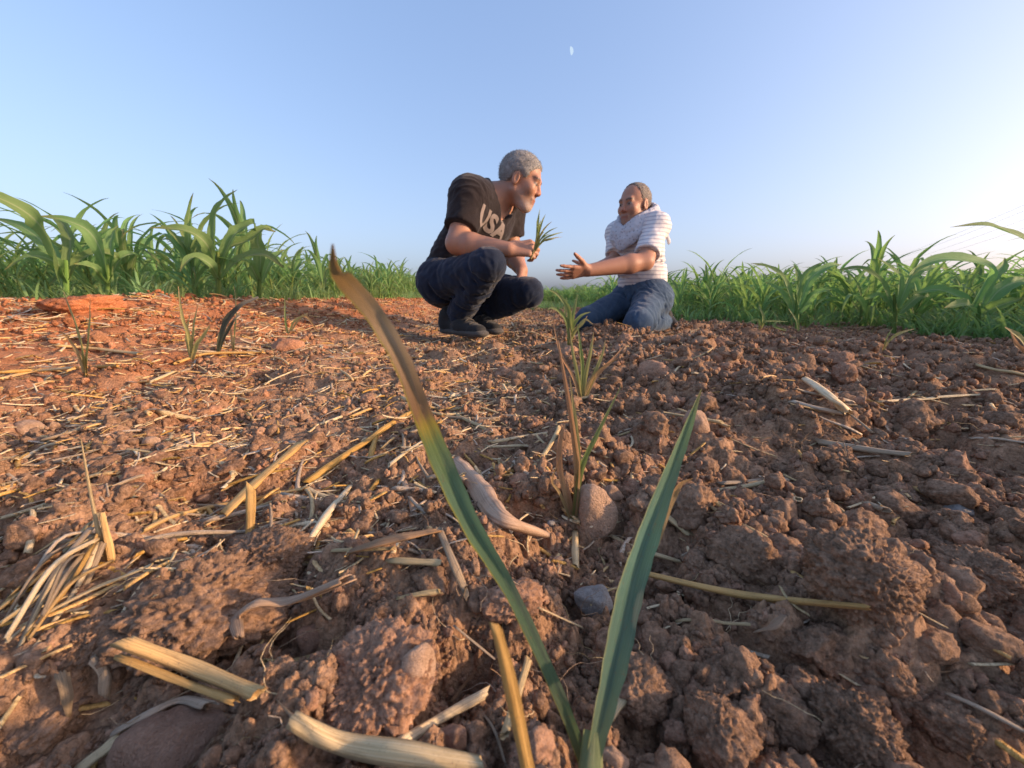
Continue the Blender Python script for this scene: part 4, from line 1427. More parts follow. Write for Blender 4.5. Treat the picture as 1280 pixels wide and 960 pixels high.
def box(c, s):
    c, s = np.array(c), np.array(s) / 2
    V = np.array([[x, y, z] for x in (-1, 1) for y in (-1, 1) for z in (-1, 1)]) * s + c
    return V, [(0, 1, 3, 2), (4, 6, 7, 5), (0, 4, 5, 1), (2, 3, 7, 6), (0, 2, 6, 4), (1, 5, 7, 3)]
a, b = np.array([9.0, 33.0, 0]), np.array([27.0, 19.5, 0])
z0 = -.05
froot = empty('rail_fence', (a[0], a[1], z0))
tag(froot, 'thin grey rail fence far behind the right corn field', 'fence')
L = np.linalg.norm(b - a)
for hgt in (1.28, .62):
    V, F, UV = tube(np.array([a + [0, 0, z0 + hgt], b + [0, 0, z0 + hgt]]), .035, 6, 1, 0, False)
    child_of(mesh_obj('rail', V, F, M['fence_metal'], uv=UV), froot)
for k in range(10):
    q = a + (b - a) * k / 9
    V, F = box((q[0], q[1], z0 + .66), (.07, .07, 1.36))
    child_of(mesh_obj('post', V, F, M['fence_metal'], smooth=False), froot)

for k, (p0, p1) in enumerate([((1085, 333, 260), (1420, 196, 55)), ((1085, 335, 262), (1420, 207, 56)), ((1090, 338, 262), (1420, 222, 56)), ((1095, 340, 265), (1420, 238, 57))]):
    A, B = P(*p0), P(*p1)
    t = np.linspace(0, 1, 30)[:, None]
    pts = A * (1 - t) + B * t
    pts[:, 2] -= 4 * (t * (1 - t))[:, 0] * 1.2
    V, F, UV = tube(pts, .022, 5, 1, 0, False)
    tag(mesh_obj('power_cable', V, F, M['cable'], uv=UV), 'thin power cable strung high across the pale sky', 'cable', 'power cables over the right field')

t = NT('moon')
f = t.noise(t.obj(), 1.6, 3)
em = t.n('Emission')
t.l(t.ramp(f, [(.3, (.52, .68, .86)), (.7, (.66, .82, 1.0))]), em.inputs[0])
em.inputs[1].default_value = .46
t.l(em.outputs[0], t.out.inputs[0])
c = P(713.5, 63.5, 4000)
Rm = 4.1 * np.linalg.norm(c - CAM) / FPX / 1.2
V, F = ico(3)
V = V * np.array([np.where(V[:, 0] > 0, 1, .15)]).T ** np.array([1, 0, 0])      # lit limb: a gibbous half disc
mo = mesh_obj('moon', V * Rm * np.array([.72, .72, 1]), F, t.m)
mo.location = c
mo.rotation_euler = (0, -.2, 0)
tag(mo, 'tiny pale half moon in the blue sky', 'moon')

# ------------------------------------------------------------------ people: continuous surfaces grown from a distance field
class Field:
    def __init__(s, lo, hi, h):
        s.h = h
        s.lo = np.array(lo, float)
        s.n = np.ceil((np.array(hi) - s.lo) / h).astype(int) + 1
        s.F = np.full(tuple(s.n), 9.0, np.float32)
    def sub(s, lo, hi):
        a = np.clip(np.floor((np.array(lo) - s.lo) / s.h).astype(int), 0, s.n)
        b = np.clip(np.ceil((np.array(hi) - s.lo) / s.h).astype(int) + 1, 0, s.n)
        sl = tuple(slice(a[i], b[i]) for i in range(3))
        ax = [s.lo[i] + s.h * np.arange(a[i], b[i]) for i in range(3)]
        if min(len(v) for v in ax) == 0:
            return None, None
        X, Y, Z = np.meshgrid(*ax, indexing='ij')
        return sl, np.stack([X, Y, Z], -1)
    def put(s, fn, lo, hi, k, op='add'):
        m = k + 2 * s.h
        sl, p = s.sub(np.array(lo) - m, np.array(hi) + m)
        if sl is None:
            return
        d = fn(p)
        A = s.F[sl]
        if op == 'add':
            h = np.clip(.5 + .5 * (A - d) / k, 0, 1)
            s.F[sl] = A + (d - A) * h - k * h * (1 - h)
        else:
            h = np.clip(.5 + .5 * (d + A) / k, 0, 1) if k else 0
            h = np.clip(.5 - .5 * (A + d) / k, 0, 1)
            s.F[sl] = A + (-d - A) * h + k * h * (1 - h)
    def cone(s, a, b, ra, rb, k=.02, op='add', sq=None, flat=False):
        """tapered limb from a to b; sq=(direction, factor) flattens it, flat cuts it off square at b"""
        a, b = np.array(a, float), np.array(b, float)
        ab = b - a
        L2 = float(ab @ ab) + 1e-12
        def fn(p):
            q = p - a
            t = np.clip((q @ ab) / L2, 0, 1)
            v = q - t[..., None] * ab
            if sq is not None:
                for dr, fc in (sq if isinstance(sq, list) else [sq]):
                    c = v @ dr
                    v = v + (c * (fc - 1))[..., None] * dr
            d = np.linalg.norm(v, axis=-1) - (ra + (rb - ra) * t)
            if flat:
                d = np.maximum(d, (p - b) @ (ab / math.sqrt(L2)))
            return d
        r = max(ra, rb) * 1.3
        s.put(fn, np.minimum(a, b) - r, np.maximum(a, b) + r, k, op)
    def ell(s, c, rad, rot=None, k=.015, op='add'):
        c, rad = np.array(c, float), np.array(rad, float)
        Rm = np.eye(3) if rot is None else rot
        def fn(p):
            q = (p - c) @ Rm          # to local axes (columns of Rm are the axes)
            k0 = np.linalg.norm(q / rad, axis=-1)
            k1 = np.linalg.norm(q / rad ** 2, axis=-1) + 1e-9
            return k0 * (k0 - 1) / k1
        r = rad.max()
        s.put(fn, c - r, c + r, k, op)
    def mesh(s):
        F, h = s.F, s.h
        ins = F < 0
        cor = [(i, j, k) for i in (0, 1) for j in (0, 1) for k in (0, 1)]
        nx, ny, nz = F.shape
        cnt = np.zeros((nx - 1, ny - 1, nz - 1), np.uint8)
        for i, j, k in cor:
            cnt += ins[i:nx - 1 + i, j:ny - 1 + j, k:nz - 1 + k]
        act = (cnt > 0) & (cnt < 8)
        ijk = np.argwhere(act)
        ids = np.full(act.shape, -1, np.int64)
        ids[act] = np.arange(len(ijk))
        vals = {c: F[ijk[:, 0] + c[0], ijk[:, 1] + c[1], ijk[:, 2] + c[2]].astype(float) for c in cor}
        acc = np.zeros((len(ijk), 3))
        num = np.zeros(len(ijk))
        for c in cor:
            for ax in range(3):
                if c[ax] == 0:
                    e = list(c)
                    e[ax] = 1
                    e = tuple(e)
                    a, b = vals[c], vals[e]
                    x = (a < 0) != (b < 0)
                    t = np.where(x, a / np.where(x, a - b, 1), 0)
                    pos = np.array(c, float)[None] + 0
                    pos = np.repeat(pos, len(ijk), 0)
                    pos[:, ax] = t
                    acc += pos * x[:, None]
                    num += x
        V = s.lo + (ijk + acc / num[:, None]) * h
        Q = []
        for ax in range(3):
            sl0 = [slice(None)] * 3
            sl1 = [slice(None)] * 3
            sl0[ax], sl1[ax] = slice(0, -1), slice(1, None)
            ch = ins[tuple(sl0)] != ins[tuple(sl1)]
            o1, o2 = [a for a in range(3) if a != ax]
            E = np.argwhere(ch)
            E = E[(E[:, o1] >= 1) & (E[:, o2] >= 1) & (E[:, o1] < F.shape[o1] - 1) & (E[:, o2] < F.shape[o2] - 1)]
            def cid(d1, d2):
                q = E.copy()
                q[:, o1] += d1
                q[:, o2] += d2
                return ids[q[:, 0], q[:, 1], q[:, 2]]
            quad = np.stack([cid(-1, -1), cid(0, -1), cid(0, 0), cid(-1, 0)], 1)
            flip = ins[E[:, 0], E[:, 1], E[:, 2]]
            if ax == 1:
                flip = ~flip
            quad[~flip] = quad[~flip][:, ::-1]
            Q.append(quad)
        Q = np.concatenate(Q)
        return V, Q[(Q >= 0).all(1)]

def vnormals(V, Q):
    n = np.cross(V[Q[:, 2]] - V[Q[:, 0]], V[Q[:, 3]] - V[Q[:, 1]])
    out = np.zeros_like(V)
    for k in range(4):
        np.add.at(out, Q[:, k], n)
    return out / (np.linalg.norm(out, axis=1)[:, None] + 1e-12)

def relax(V, Q, it=2, w=.5):
    for _ in range(it):
        acc = np.zeros_like(V)
        num = np.zeros(len(V))
        for k in range(4):
            for j in (1, 3):
                np.add.at(acc, Q[:, k], V[Q[:, (k + j) % 4]])
                np.add.at(num, Q[:, k], 1)
        V = V * (1 - w) + w * acc / np.maximum(num, 1)[:, None]
    return V

def frame(f, up=(0, 0, 1), roll=0.0):
    """columns: forward, left, up"""
    f = nrm(f)
    l = nrm(np.cross(up, f))
    u = np.cross(f, l)
    if roll:
        c, s_ = math.cos(roll), math.sin(roll)
        l, u = l * c + u * s_, u * c - l * s_
    return np.stack([f, l, u], 1)

def head(fd, C, Rm, sc=.95, jaw=1.0):
    def w(x, y, z):
        return C + Rm @ (np.array([x, y, z]) * sc)
    e = lambda c, r, k=.015, op='add': fd.ell(w(*c), np.array(r) * sc, Rm, k, op)
    cn = lambda a, b, ra, rb, k=.01, op='add': fd.cone(w(*a), w(*b), ra * sc, rb * sc, k, op)
    e((-.014, 0, .034), (.099, .077, .088))
    e((.034, 0, -.040), (.060, .058 * jaw, .074), .02)
    e((.066, 0, -.092), (.030, .030, .030), .025)
    for s_ in (-1, 1):
        cn((.0, s_ * .050, -.055), (.062, s_ * .018, -.100), .020, .018, .02)
        e((.066, s_ * .040, -.022), (.024, .022, .024), .02)
        e((-.004, s_ * .077, -.006), (.019, .009, .033), .006)
        e((.003, s_ * .085, -.006), (.010, .006, .022), .004, 'sub')
    cn((.080, -.034, .027), (.080, .034, .027), .013, .013, .016)
    for s_ in (-1, 1):
        e((.103, s_ * .031, .004), (.016, .018, .012), .010, 'sub')
        e((.0785, s_ * .031, .004), (.0135, .0135, .0125), .004)
        e((.098, s_ * .011, -.030), (.010, .008, .008), .006)
    cn((.086, 0, .020), (.106, 0, -.024), .0080, .0108, .010)
    cn((.088, -.020, -.060), (.088, .020, -.060), .0085, .0085, .006)
    cn((.086, -.018, -.074), (.086, .018, -.074), .0090, .0090, .006)
    cn((.100, -.022, -.067), (.100, .022, -.067), .0035, .0035, .003, 'sub')
    return w

def hand(fd, W, d, n, s, curl=(.3, .3, .3, .35), spread=.10, thumb=(.75, .5, .25), sc=1.0, pinch=0.0):
    """palm, four fingers and a thumb; d to the fingertips, n out of the palm, s to the thumb side"""
    d = nrm(d)
    n = nrm(n - d * (n @ d))
    s = nrm(s - d * (s @ d) - n * (s @ n))
    W = np.array(W, float)
    kn = []
    for i, off in enumerate((.030, .010, -.010, -.028)):
        L = (.088, .092, .088, .080)[i] * sc
        K = W + d * L + s * off * sc
        fd.cone(W + s * off * .55 * sc + d * .01, K, .0135 * sc, .0115 * sc, .012)
        kn.append(K)
    for i, K in enumerate(kn):
        L = (.074, .082, .076, .060)[i] * sc
        sp = spread * (1.5, .4, -.5, -1.5)[i]
        a = 0.0
        p = K
        dd0 = nrm(d + s * sp)
        for seg, (fr, r0, r1) in enumerate(((.46, .0092, .0086), (.30, .0086, .0078), (.24, .0078, .0064))):
            a += curl[i] * (.8, 1.1, .8)[seg]
            q = p + (dd0 * math.cos(a) + n * math.sin(a)) * L * fr
            fd.cone(p, q, r0 * sc, r1 * sc, .004)
            p = q
    t0 = W + d * .022 * sc + s * .022 * sc
    td = nrm(d * thumb[0] + s * thumb[1] + n * thumb[2])
    t1 = t0 + td * .045 * sc
    td2 = nrm(td + d * .25 + n * pinch)
    t2 = t1 + td2 * .034 * sc
    t3 = t2 + nrm(td2 + n * pinch * .6) * .027 * sc
    fd.cone(t0, t1, .0155 * sc, .0115 * sc, .012)
    fd.cone(t1, t2, .0108 * sc, .0100 * sc, .004)
    fd.cone(t2, t3, .0100 * sc, .0075 * sc, .004)

def bounds(pts, m):
    p = np.array(pts)
    return p.min(0) - m, p.max(0) + m

def cloth_wrinkles(V, Q, amp, seed, sc=(9, 9, 16)):
    N = vnormals(V, Q)
    a = fbm(V * np.array(sc) + 2.2 * fbm(V * 5, 2, seed + 40)[:, None], 3, seed)
    rid = 1 - np.abs(a) * 2.2
    b = fbm(V * np.array(sc)[::-1] * 2.0, 3, seed + 20)
    return V + N * (amp * (rid - .45) + amp * .5 * b)[:, None]

def creases(fd, a, b, ra, rb, ts, seed, r=.0055, span=(1.2, 2.6), tilt=.5):
    """sharp folds pressed into cloth across a limb"""
    rs_ = random.Random(seed)
    a, b = np.array(a, float), np.array(b, float)
    ax = nrm(b - a)
    e1 = nrm(np.cross(ax, [.3, .2, 1.]))
    e2 = np.cross(ax, e1)
    for t in ts:
        w0 = rs_.uniform(0, 6.28)
        sp_ = rs_.uniform(*span)
        tl = rs_.uniform(-tilt, tilt)
        rr = (ra + (rb - ra) * t) * 1.02
        pr = None
        for i in range(8):
            w = w0 + sp_ * (i / 7 - .5)
            q = a + (b - a) * t + ax * tl * rr * (i / 7 - .5) + (e1 * math.cos(w) + e2 * math.sin(w)) * rr
            if pr is not None:
                th = r * (.35 + math.sin(math.pi * (i - .5) / 7))
                fd.cone(pr, q, th, th, .010, 'sub')
            pr = q

def skin_material():
    t = NT('skin')
    at = t.n('Attribute')
    at.attribute_name = 'Col'
    f = t.noise(t.pos(), 60, 4, .6)
    c = t.mix(t.math('MULTIPLY', f, .35), at.outputs['Color'], t.mix(1.0, at.outputs['Color'], (.75, .6, .55), 'MULTIPLY'))
    t.base(c, .5, .35)
    t.b.inputs['Subsurface Weight'].default_value = .08
    t.b.inputs['Subsurface Radius'].default_value = (.012, .004, .002)
    t.l(t.bump(t.noise(t.pos(), 330, 3), .0012, .5), t.b.inputs['Normal'])
    return t.m
M['skin'] = skin_material()

def fabric(name, col, fade=None, rough=.9):
    t = NT(name)
    p = t.pos()
    f = t.noise(p, 14, 4, .6)
    w = t.noise(p, 700, 2, .5)
    c = t.mix(t.ramp(f, [(.35, (0, 0, 0)), (.75, (.6,) * 3)]), col, fade or tuple(min(1, v * 1.5) for v in col))
    t.base(c, rough, .15)
    t.b.inputs['Sheen Weight'].default_value = .15
    t.l(t.bump(w, .0008, .6), t.b.inputs['Normal'])
    return t.m
M['black_tee'] = fabric('black_cotton', (.016, .012, .013), (.026, .019, .020))
M['jeans_dark'] = fabric('dark_denim', (.008, .013, .028), (.020, .034, .066))
M['jeans_blue'] = fabric('blue_denim', (.030, .060, .110), (.085, .135, .200))
M['shoe'] = fabric('dark_shoe', (.016, .017, .018), (.03, .03, .032), .7)
M['sole'] = fabric('shoe_sole', (.06, .055, .05), (.12, .11, .10), .8)
M['print'] = fabric('faded_print', (.20, .165, .15), (.30, .25, .23))

def striped():
    t = NT('striped_cotton')
    p = t.obj()
    wv = t.n('TexWave', wave_type='BANDS', bands_direction='Z')
    wv.inputs['Scale'].default_value = 16.5
    wv.inputs['Distortion'].default_value = .9
    wv.inputs['Detail'].default_value = 1
    wv.inputs['Detail Scale'].default_value = .35
    t.l(p, wv.inputs['Vector'])
    f = t.noise(p, 12, 3)
    wh = t.ramp(f, [(.3, (.64, .61, .60)), (.7, (.74, .71, .70))])
    c = t.mix(t.ramp(wv.outputs['Fac'], [(.66, (0, 0, 0)), (.84, (.85,) * 3)]), wh, (.42, .40, .44))
    t.base(c, .9, .15)
    t.l(t.bump(t.noise(p, 600, 2), .0006, .5), t.b.inputs['Normal'])
    return t.m
M['striped'] = striped()

def scarf_mat():
    t = NT('checked_scarf')
    p = t.obj()
    vo = t.n('TexVoronoi')
    vo.inputs['Scale'].default_value = 75
    t.l(p, vo.inputs['Vector'])
    c = t.mix(t.ramp(vo.outputs['Distance'], [(.12, (.65,) * 3), (.38, (0, 0, 0))]), (.50, .50, .54), (.12, .12, .14))
    t.base(c, .9, .15)
    return t.m
M['scarf'] = scarf_mat()

def hair_mat(name, a, b):
    t = NT(name)
    p = t.pos()
    f = t.noise(t.mapping(p, (1, 1, 1)), 420, 4, .7)
    g = t.noise(p, 45, 3, .6)
    t.base(t.mix(.4, t.ramp(f, [(.3, a), (.7, b)]), t.ramp(g, [(.3, a), (.7, b)])), .7, .3)
    t.l(t.bump(f, .006, 1.0), t.b.inputs['Normal'])
    return t.m
M['hair_grey'] = hair_mat('grey_hair', (.13, .125, .12), (.46, .44, .42))
M['hair_thin'] = hair_mat('thin_grey_hair', (.13, .105, .085), (.36, .31, .27))

def hair_cap(C, Rm, sc, line, thick, mat, root, seed):
    """short hair: a shell over the skull bounded by the hairline"""
    n, F = ico(5)
    loc = np.array([-.014, 0, .034]) + n * np.array([.099, .077, .088])
    zl = np.interp(loc[:, 0], [q[0] for q in line], [q[1] for q in line])
    zl = zl + .007 * vnoise(loc * 150, seed)
    inside = loc[:, 2] - zl
    f = np.clip(inside / .012, -1, 1)
    rr = thick * np.clip(f, -.9, 1) + .0042 * fbm(loc * 190, 3, seed) * (f > 0) + .0015 * fbm(loc * 60, 2, seed + 3)
    loc = loc + n * rr[:, None]
    keep = inside > -.006
    used = keep[F].all(1)
    F2 = F[used]
    ids = np.unique(F2)
    mp = np.full(len(n), -1)
    mp[ids] = np.arange(len(ids))
    F3 = mp[F2]
    P3 = loc[ids]
    # short loose strands that break up the outline
    rs_ = np.random.default_rng(seed)
    good = np.where((inside[ids] > .004))[0]
    pk = rs_.choice(good, 2600)
    b0 = P3[pk] + rs_.normal(size=(2600, 3)) * .0012
    dr = n[ids][pk] * .55 + rs_.normal(size=(2600, 3)) * .3 + np.array([-.25, 0, -.15])
    dr /= np.linalg.norm(dr, axis=1)[:, None]
    sd = np.cross(dr, rs_.normal(size=(2600, 3)))
    sd /= np.linalg.norm(sd, axis=1)[:, None]
    ln = thick * rs_.uniform(.5, 1.15, 2600)[:, None]
    st = np.stack([b0 - sd * .0006, b0 + sd * .0006, b0 + dr * ln], 1).reshape(-1, 3)
    mp_f = np.arange(len(st)).reshape(-1, 3) + len(P3)
    V = C + (np.vstack([P3, st]) * sc) @ Rm.T
    F3 = np.vstack([F3, mp_f])
    return child_of(mesh_obj('hair', V, F3, M[mat]), root)

def to_local(V, C, Rm, sc):
    return ((V - C) @ Rm) / sc

def face_colours(V, C, Rm, sc, skin, beard, white):
    q = to_local(V, C, Rm, sc)
    col = np.repeat(np.array(skin)[None], len(V), 0)
    inh = (np.linalg.norm(q, axis=1) < .17)
    x, y, z = q.T
    red = np.exp(-((x - .11) / .03) ** 2 - (y / .03) ** 2 - ((z + .03) / .02) ** 2) * inh
    col = col * (1 - red[:, None] * np.array([.0, .22, .25]))
    b = inh * sstep(-.028, -.060, z + .25 * np.clip(.05 - x, 0, .05)) * sstep(-.01, .03, x)
    b = np.maximum(b, inh * np.exp(-((z + .050) / .008) ** 2) * (x > .07) * (np.abs(y) < .03))
    b = np.maximum(b, inh * sstep(.012, -.01, np.abs(x - .015)) * sstep(.01, -.03, z) * (np.abs(y) > .04) * .7)
    lips = inh * (np.abs(y) < .024) * np.exp(-((z + .067) / .010) ** 2) * (x > .07)
    b = .72 * b * (1 - lips * .8) * (.75 + .35 * vnoise(V * 260, 5))
    chinw = np.clip(sstep(-.07, -.105, z), 0, 1)[:, None]
    bc = np.array(beard) * (1 - chinw) + np.array(white) * chinw
    col = col * (1 - b[:, None]) + bc * b[:, None]
    col = col * (1 - lips[:, None] * np.array([.25, .45, .45]))
    ay = np.abs(y)
    br = inh * (x > .06) * np.exp(-((z - .030 + .15 * np.abs(ay - .032)) / .005) ** 2) * sstep(.056, .046, ay) * sstep(.008, .016, ay)
    col = col * (1 - br[:, None]) + np.array([.06, .045, .036]) * br[:, None]
    ey = inh * (x > .06) * (np.hypot((ay - .031) / .017, (z - .004) / .0075) < 1)
    col[ey > 0] = (.30, .25, .22)
    ir = inh * (x > .06) * (np.hypot(ay - .031, z - .004) < .0065)
    col[ir > 0] = (.015, .010, .008)
    li = inh * (x > .06) * np.exp(-((np.hypot((ay - .031) / 1.5, (z - .004)) - .0095) / .0035) ** 2) * (z > .002)
    col = col * (1 - .3 * li[:, None])
    return col

def add_mesh(fd, name, mat, root, wr=0., seed=0, it=2, vcol=None, sc=(9, 9, 16)):
    V, Q = fd.mesh()
    V = relax(V, Q, it)
    if wr:
        V = cloth_wrinkles(V, Q, wr, seed, sc)
    c = vcol(V) if vcol else None
    o = mesh_obj(name, V, Q, M[mat], vcol=c)
    return child_of(o, root), V, Q

def shoe(root, heel, toe, z, name='shoe'):
    heel, toe = np.array(heel, float), np.array(toe, float)
    heel[2] = toe[2] = z
    d = nrm(toe - heel)
    s = np.array([-d[1], d[0], 0])
    up = np.array([0, 0, 1.])
    L = np.linalg.norm(toe - heel)
    fd = Field(*bounds([heel, toe, heel + up * .1], .09), .004)
    fd.cone(heel + up * .045, heel + d * L * .45 + up * .045, .037, .037, .02, sq=(s, 1.12))
    fd.cone(heel + d * L * .4 + up * .040, toe - d * .035 + up * .028, .037, .026, .02, sq=[(s, .88), (up, 1.15)])
    fd.cone(heel + up * .05, heel + d * .01 + up * .080, .042, .043, .015)
    o, _, _ = add_mesh(fd, name, 'shoe', root, .0015, 5)
    fs = Field(*bounds([heel, toe], .07), .004)
    for a, b in ((0, .5), (.45, 1)):
        fs.cone(heel + d * L * a * .9 + up * .016, heel + d * (L * b - .03) + up * .016, .040, .038, .012, sq=[(up, 2.4), (s, 1.05)])
    V, Q = fs.mesh()
    so = mesh_obj('sole', V, Q, M['sole'])
    so.parent = o
    lace = []
    for k in range(4):
        t_ = .42 + .1 * k
        a = heel + d * L * t_ + up * (.088 - .012 * k) + s * .022
        b = heel + d * L * t_ + up * (.088 - .012 * k) - s * .022
        V, F, UV = tube(smooth_path([a, (a + b) / 2 + up * .008, b], 6), .0028, 5, 1, 0, False)
        lo = mesh_obj('lace', V, F, M['sole'], uv=UV)
        lo.parent = o
    return o

# ---- the man squatting in black
def squatting_man():
    gz = .004
    pel = P(556, 352, 1.76)
    root = empty('person', (float(pel[0]), float(pel[1]), gz))
    tag(root, 'person in black printed t-shirt and dark jeans squatting, holding up a plant sprig', 'person')
    rh, lh = P(549, 352, 1.68), P(574, 357, 1.86)
    rk, lk = P(611, 331, 1.46), P(661, 366, 1.66)
    ra, la = P(574, 396, 1.66), P(598, 398, 1.80)
    ra[2], la[2] = max(ra[2], gz + .085), max(la[2], gz + .085)
    rs_, ls_ = P(588, 248, 1.63), P(634, 262, 1.87)
    abd, chest, neck = P(578, 318, 1.75), P(603, 276, 1.745), P(620, 243, 1.735)
    relb, rwri = P(571, 304, 1.54), P(636, 312, 1.47)
    lelb, lwri = P(640, 318, 1.88), P(652, 338, 1.72)
    f = nrm([.80, -.58, -.12])
    side = nrm(np.cross(f, [0, 0, 1]))          # his right
    sp = nrm(chest - pel)
    fw = nrm(f - sp * (f @ sp))
    HC = P(651, 227, 1.70)
    Hd = frame(nrm([.90, -.24, -.36]), roll=-.04)
    hs = .84
    allp = [pel, rh, lh, rk, lk, ra, la, rs_, ls_, relb, rwri, lelb, lwri, HC]
    lo, hi = bounds(allp, .17)
    lo[2] = gz + .02
    fd = Field(lo, hi, .0036)
    fd.cone(pel, abd, .080, .095, .05, sq=(fw, 1.2))
    fd.cone(abd, chest, .10, .118, .05, sq=(fw, 1.3))
    fd.cone(chest, neck - sp * .045, .112, .075, .05, sq=(fw, 1.3))
    fd.cone(rs_, ls_, .058, .058, .05)
    hb = HC + Hd @ np.array([-.026, 0, -.046])
    fd.cone(neck - sp * .03, hb, .058, .050, .03)
    fd.cone(chest, rs_, .07, .055, .04)
    fd.cone(chest, ls_, .07, .055, .04)
    for a, b, c in ((rh, rk, ra), (lh, lk, la)):
        fd.cone(pel, a, .072, .066, .03)
        fd.cone(a, b, .062, .050, .03)
        fd.cone(b, c, .050, .036, .02)
    for a, b, c in ((rs_, relb, rwri), (ls_, lelb, lwri)):
        fd.cone(a, b, .050, .041, .02)
        m = b + (c - b) * .28
        fd.cone(b, m, .040, .043, .015)
        fd.cone(m, c, .043, .027, .015)
    head(fd, HC, Hd, hs)
    hand(fd, rwri, nrm(P(668, 310, 1.47) - rwri), np.array([.1, .75, -.45]), np.array([.1, .3, 1.0]), curl=(.85, .95, 1.0, 1.05), spread=.02, thumb=(.8, .35, .45), pinch=.35, sc=.9)
    hand(fd, lwri, nrm(P(659, 372, 1.66) - lwri), np.array([-.75, .35, -.1]), np.array([-.35, -.85, 0.]), curl=(.22, .25, .28, .3), spread=.05, thumb=(.85, .35, .2), sc=.92)
    body, V, Q = add_mesh(fd, 'body', 'skin', root, it=1, vcol=lambda V: face_colours(V, HC, Hd, hs, (.41, .215, .14), (.22, .17, .14), (.60, .56, .52)))
    hair_cap(HC, Hd, hs, [(-.12, -.045), (-.06, -.050), (-.03, -.020), (-.012, .012), (.015, .020), (.030, .005), (.042, .012), (.055, .050), (.072, .072), (.10, .085)], .0085, 'hair_grey', root, 3)
    # t-shirt
    o = .014
    fs = Field(*bounds([pel, abd, chest, neck, rs_, ls_, relb], .18), .0045)
    fs.cone(pel - sp * .0, abd, .105 + o, .102 + o, .06, sq=(fw, 1.15))
    fs.cone(abd, chest, .102 + o, .120 + o, .06, sq=(fw, 1.25))
    fs.cone(chest, neck - sp * .05, .116 + o, .078 + o, .05, sq=(fw, 1.25))
    fs.cone(rs_, ls_, .056 + o, .056 + o, .05)
    fs.cone(chest, rs_, .07 + o, .06 + o, .04)
    fs.cone(chest, ls_, .07 + o, .06 + o, .04)
    fs.cone(rs_, rs_ + (relb - rs_) * .70, .062 + o, .052 + o, .03, flat=True)
    fs.cone(ls_, ls_ + (lelb - ls_) * .62, .058 + o, .052 + o, .03, flat=True)
    fs.cone(neck - sp * .035, hb, .070, .085, .008, 'sub')
    fs.cone(neck + fw * .045, chest + fw * .125 + sp * .030, .052, .006, .008, 'sub')
    creases(fs, pel, abd, .115, .115, (.2, .4, .6, .8, .95), 43, tilt=1.2)
    creases(fs, abd, chest, .115, .13, (.15, .3), 44, tilt=1.4)
    creases(fs, rs_, relb, .07, .062, (.25, .4, .55), 45, tilt=1.2)
    tee, TV, TQ = add_mesh(fs, 't_shirt', 'black_tee', root, .0042, 11, sc=(11, 11, 17))
    # the faded lettering, laid on the cloth
    cu = bpy.data.curves.new('lettering', 'FONT')
    cu.body = 'USA'
    cu.size = .10
    cu.offset = .004
    cu.align_x = 'CENTER'
    cu.resolution_u = 3
    tx = bpy.data.objects.new('lettering', cu)
    COL.objects.link(tx)
    dg = bpy.context.evaluated_depsgraph_get()
    me = bpy.data.meshes.new_from_object(tx.evaluated_get(dg))
    bpy.data.objects.remove(tx)
    bm = bmesh.new()
    bm.from_mesh(me)
    bmesh.ops.triangulate(bm, faces=bm.faces)
    for _ in range(3):
        bmesh.ops.subdivide_edges(bm, edges=[e for e in bm.edges if e.calc_length() > .008], cuts=1)
        bmesh.ops.triangulate(bm, faces=bm.faces)
    bv = BVHTree.FromPolygons([tuple(v) for v in TV], [tuple(int(i) for i in q) for q in TQ])
    cen = P(629, 289, 1.60)
    rgt = -side
    upv = nrm(sp - fw * (sp @ fw) * 0)
    rgt = nrm(rgt - upv * (rgt @ upv))
    dirn = -np.cross(rgt, upv)
    for v in bm.verts:
        q = cen + rgt * v.co.x * .98 + upv * (v.co.y - .035) * 1.0 - dirn * .25
        hit = bv.ray_cast(Vector(q), Vector(dirn))
        if hit[0] is not None:
            v.co = hit[0] - Vector(dirn) * .0025
        else:
            v.co = Vector(q)
            v.tag = True
    bmesh.ops.delete(bm, geom=[v for v in bm.verts if v.tag], context='VERTS')
    bm.to_mesh(me)
    bm.free()
    me.materials.clear()
    me.materials.append(M['print'])
    lt = bpy.data.objects.new('lettering', me)
    COL.objects.link(lt)
    lt.parent = tee
    # jeans
    fj = Field(*bounds([pel, rh, lh, rk, lk, ra, la], .15), .0045)
    fj.cone(rh, lh, .092, .092, .05)
    fj.cone(pel, pel + sp * .07, .102, .098, .04)
    for a, b, c in ((rh, rk, ra), (lh, lk, la)):
        fj.cone(a, b, .080, .060, .035)
        m = b + (c - b) * .35
        fj.cone(b, m, .059, .058, .02)
        fj.cone(m, c + (c - b) * .02, .058, .053, .02, flat=True)
    for q, (a, b, c) in enumerate(((rh, rk, ra), (lh, lk, la))):
        creases(fj, a, b, .088, .064, (.12, .2, .28, .36, .48, .62, .76, .86), 3 + q)
        creases(fj, b, c, .062, .056, (.1, .22, .34, .55, .7, .8, .88, .95), 13 + q)
    add_mesh(fj, 'jeans', 'jeans_dark', root, .0045, 21, sc=(17, 17, 15))
    h1, t1 = P(560, 405, 1.70), P(606, 418, 1.52)
    h2, t2 = P(590, 405, 1.83), P(624, 420, 1.63)
    shoe(root, h1, t1, gz)
    shoe(root, h2, t2, gz)
    return rwri
squatting_man()

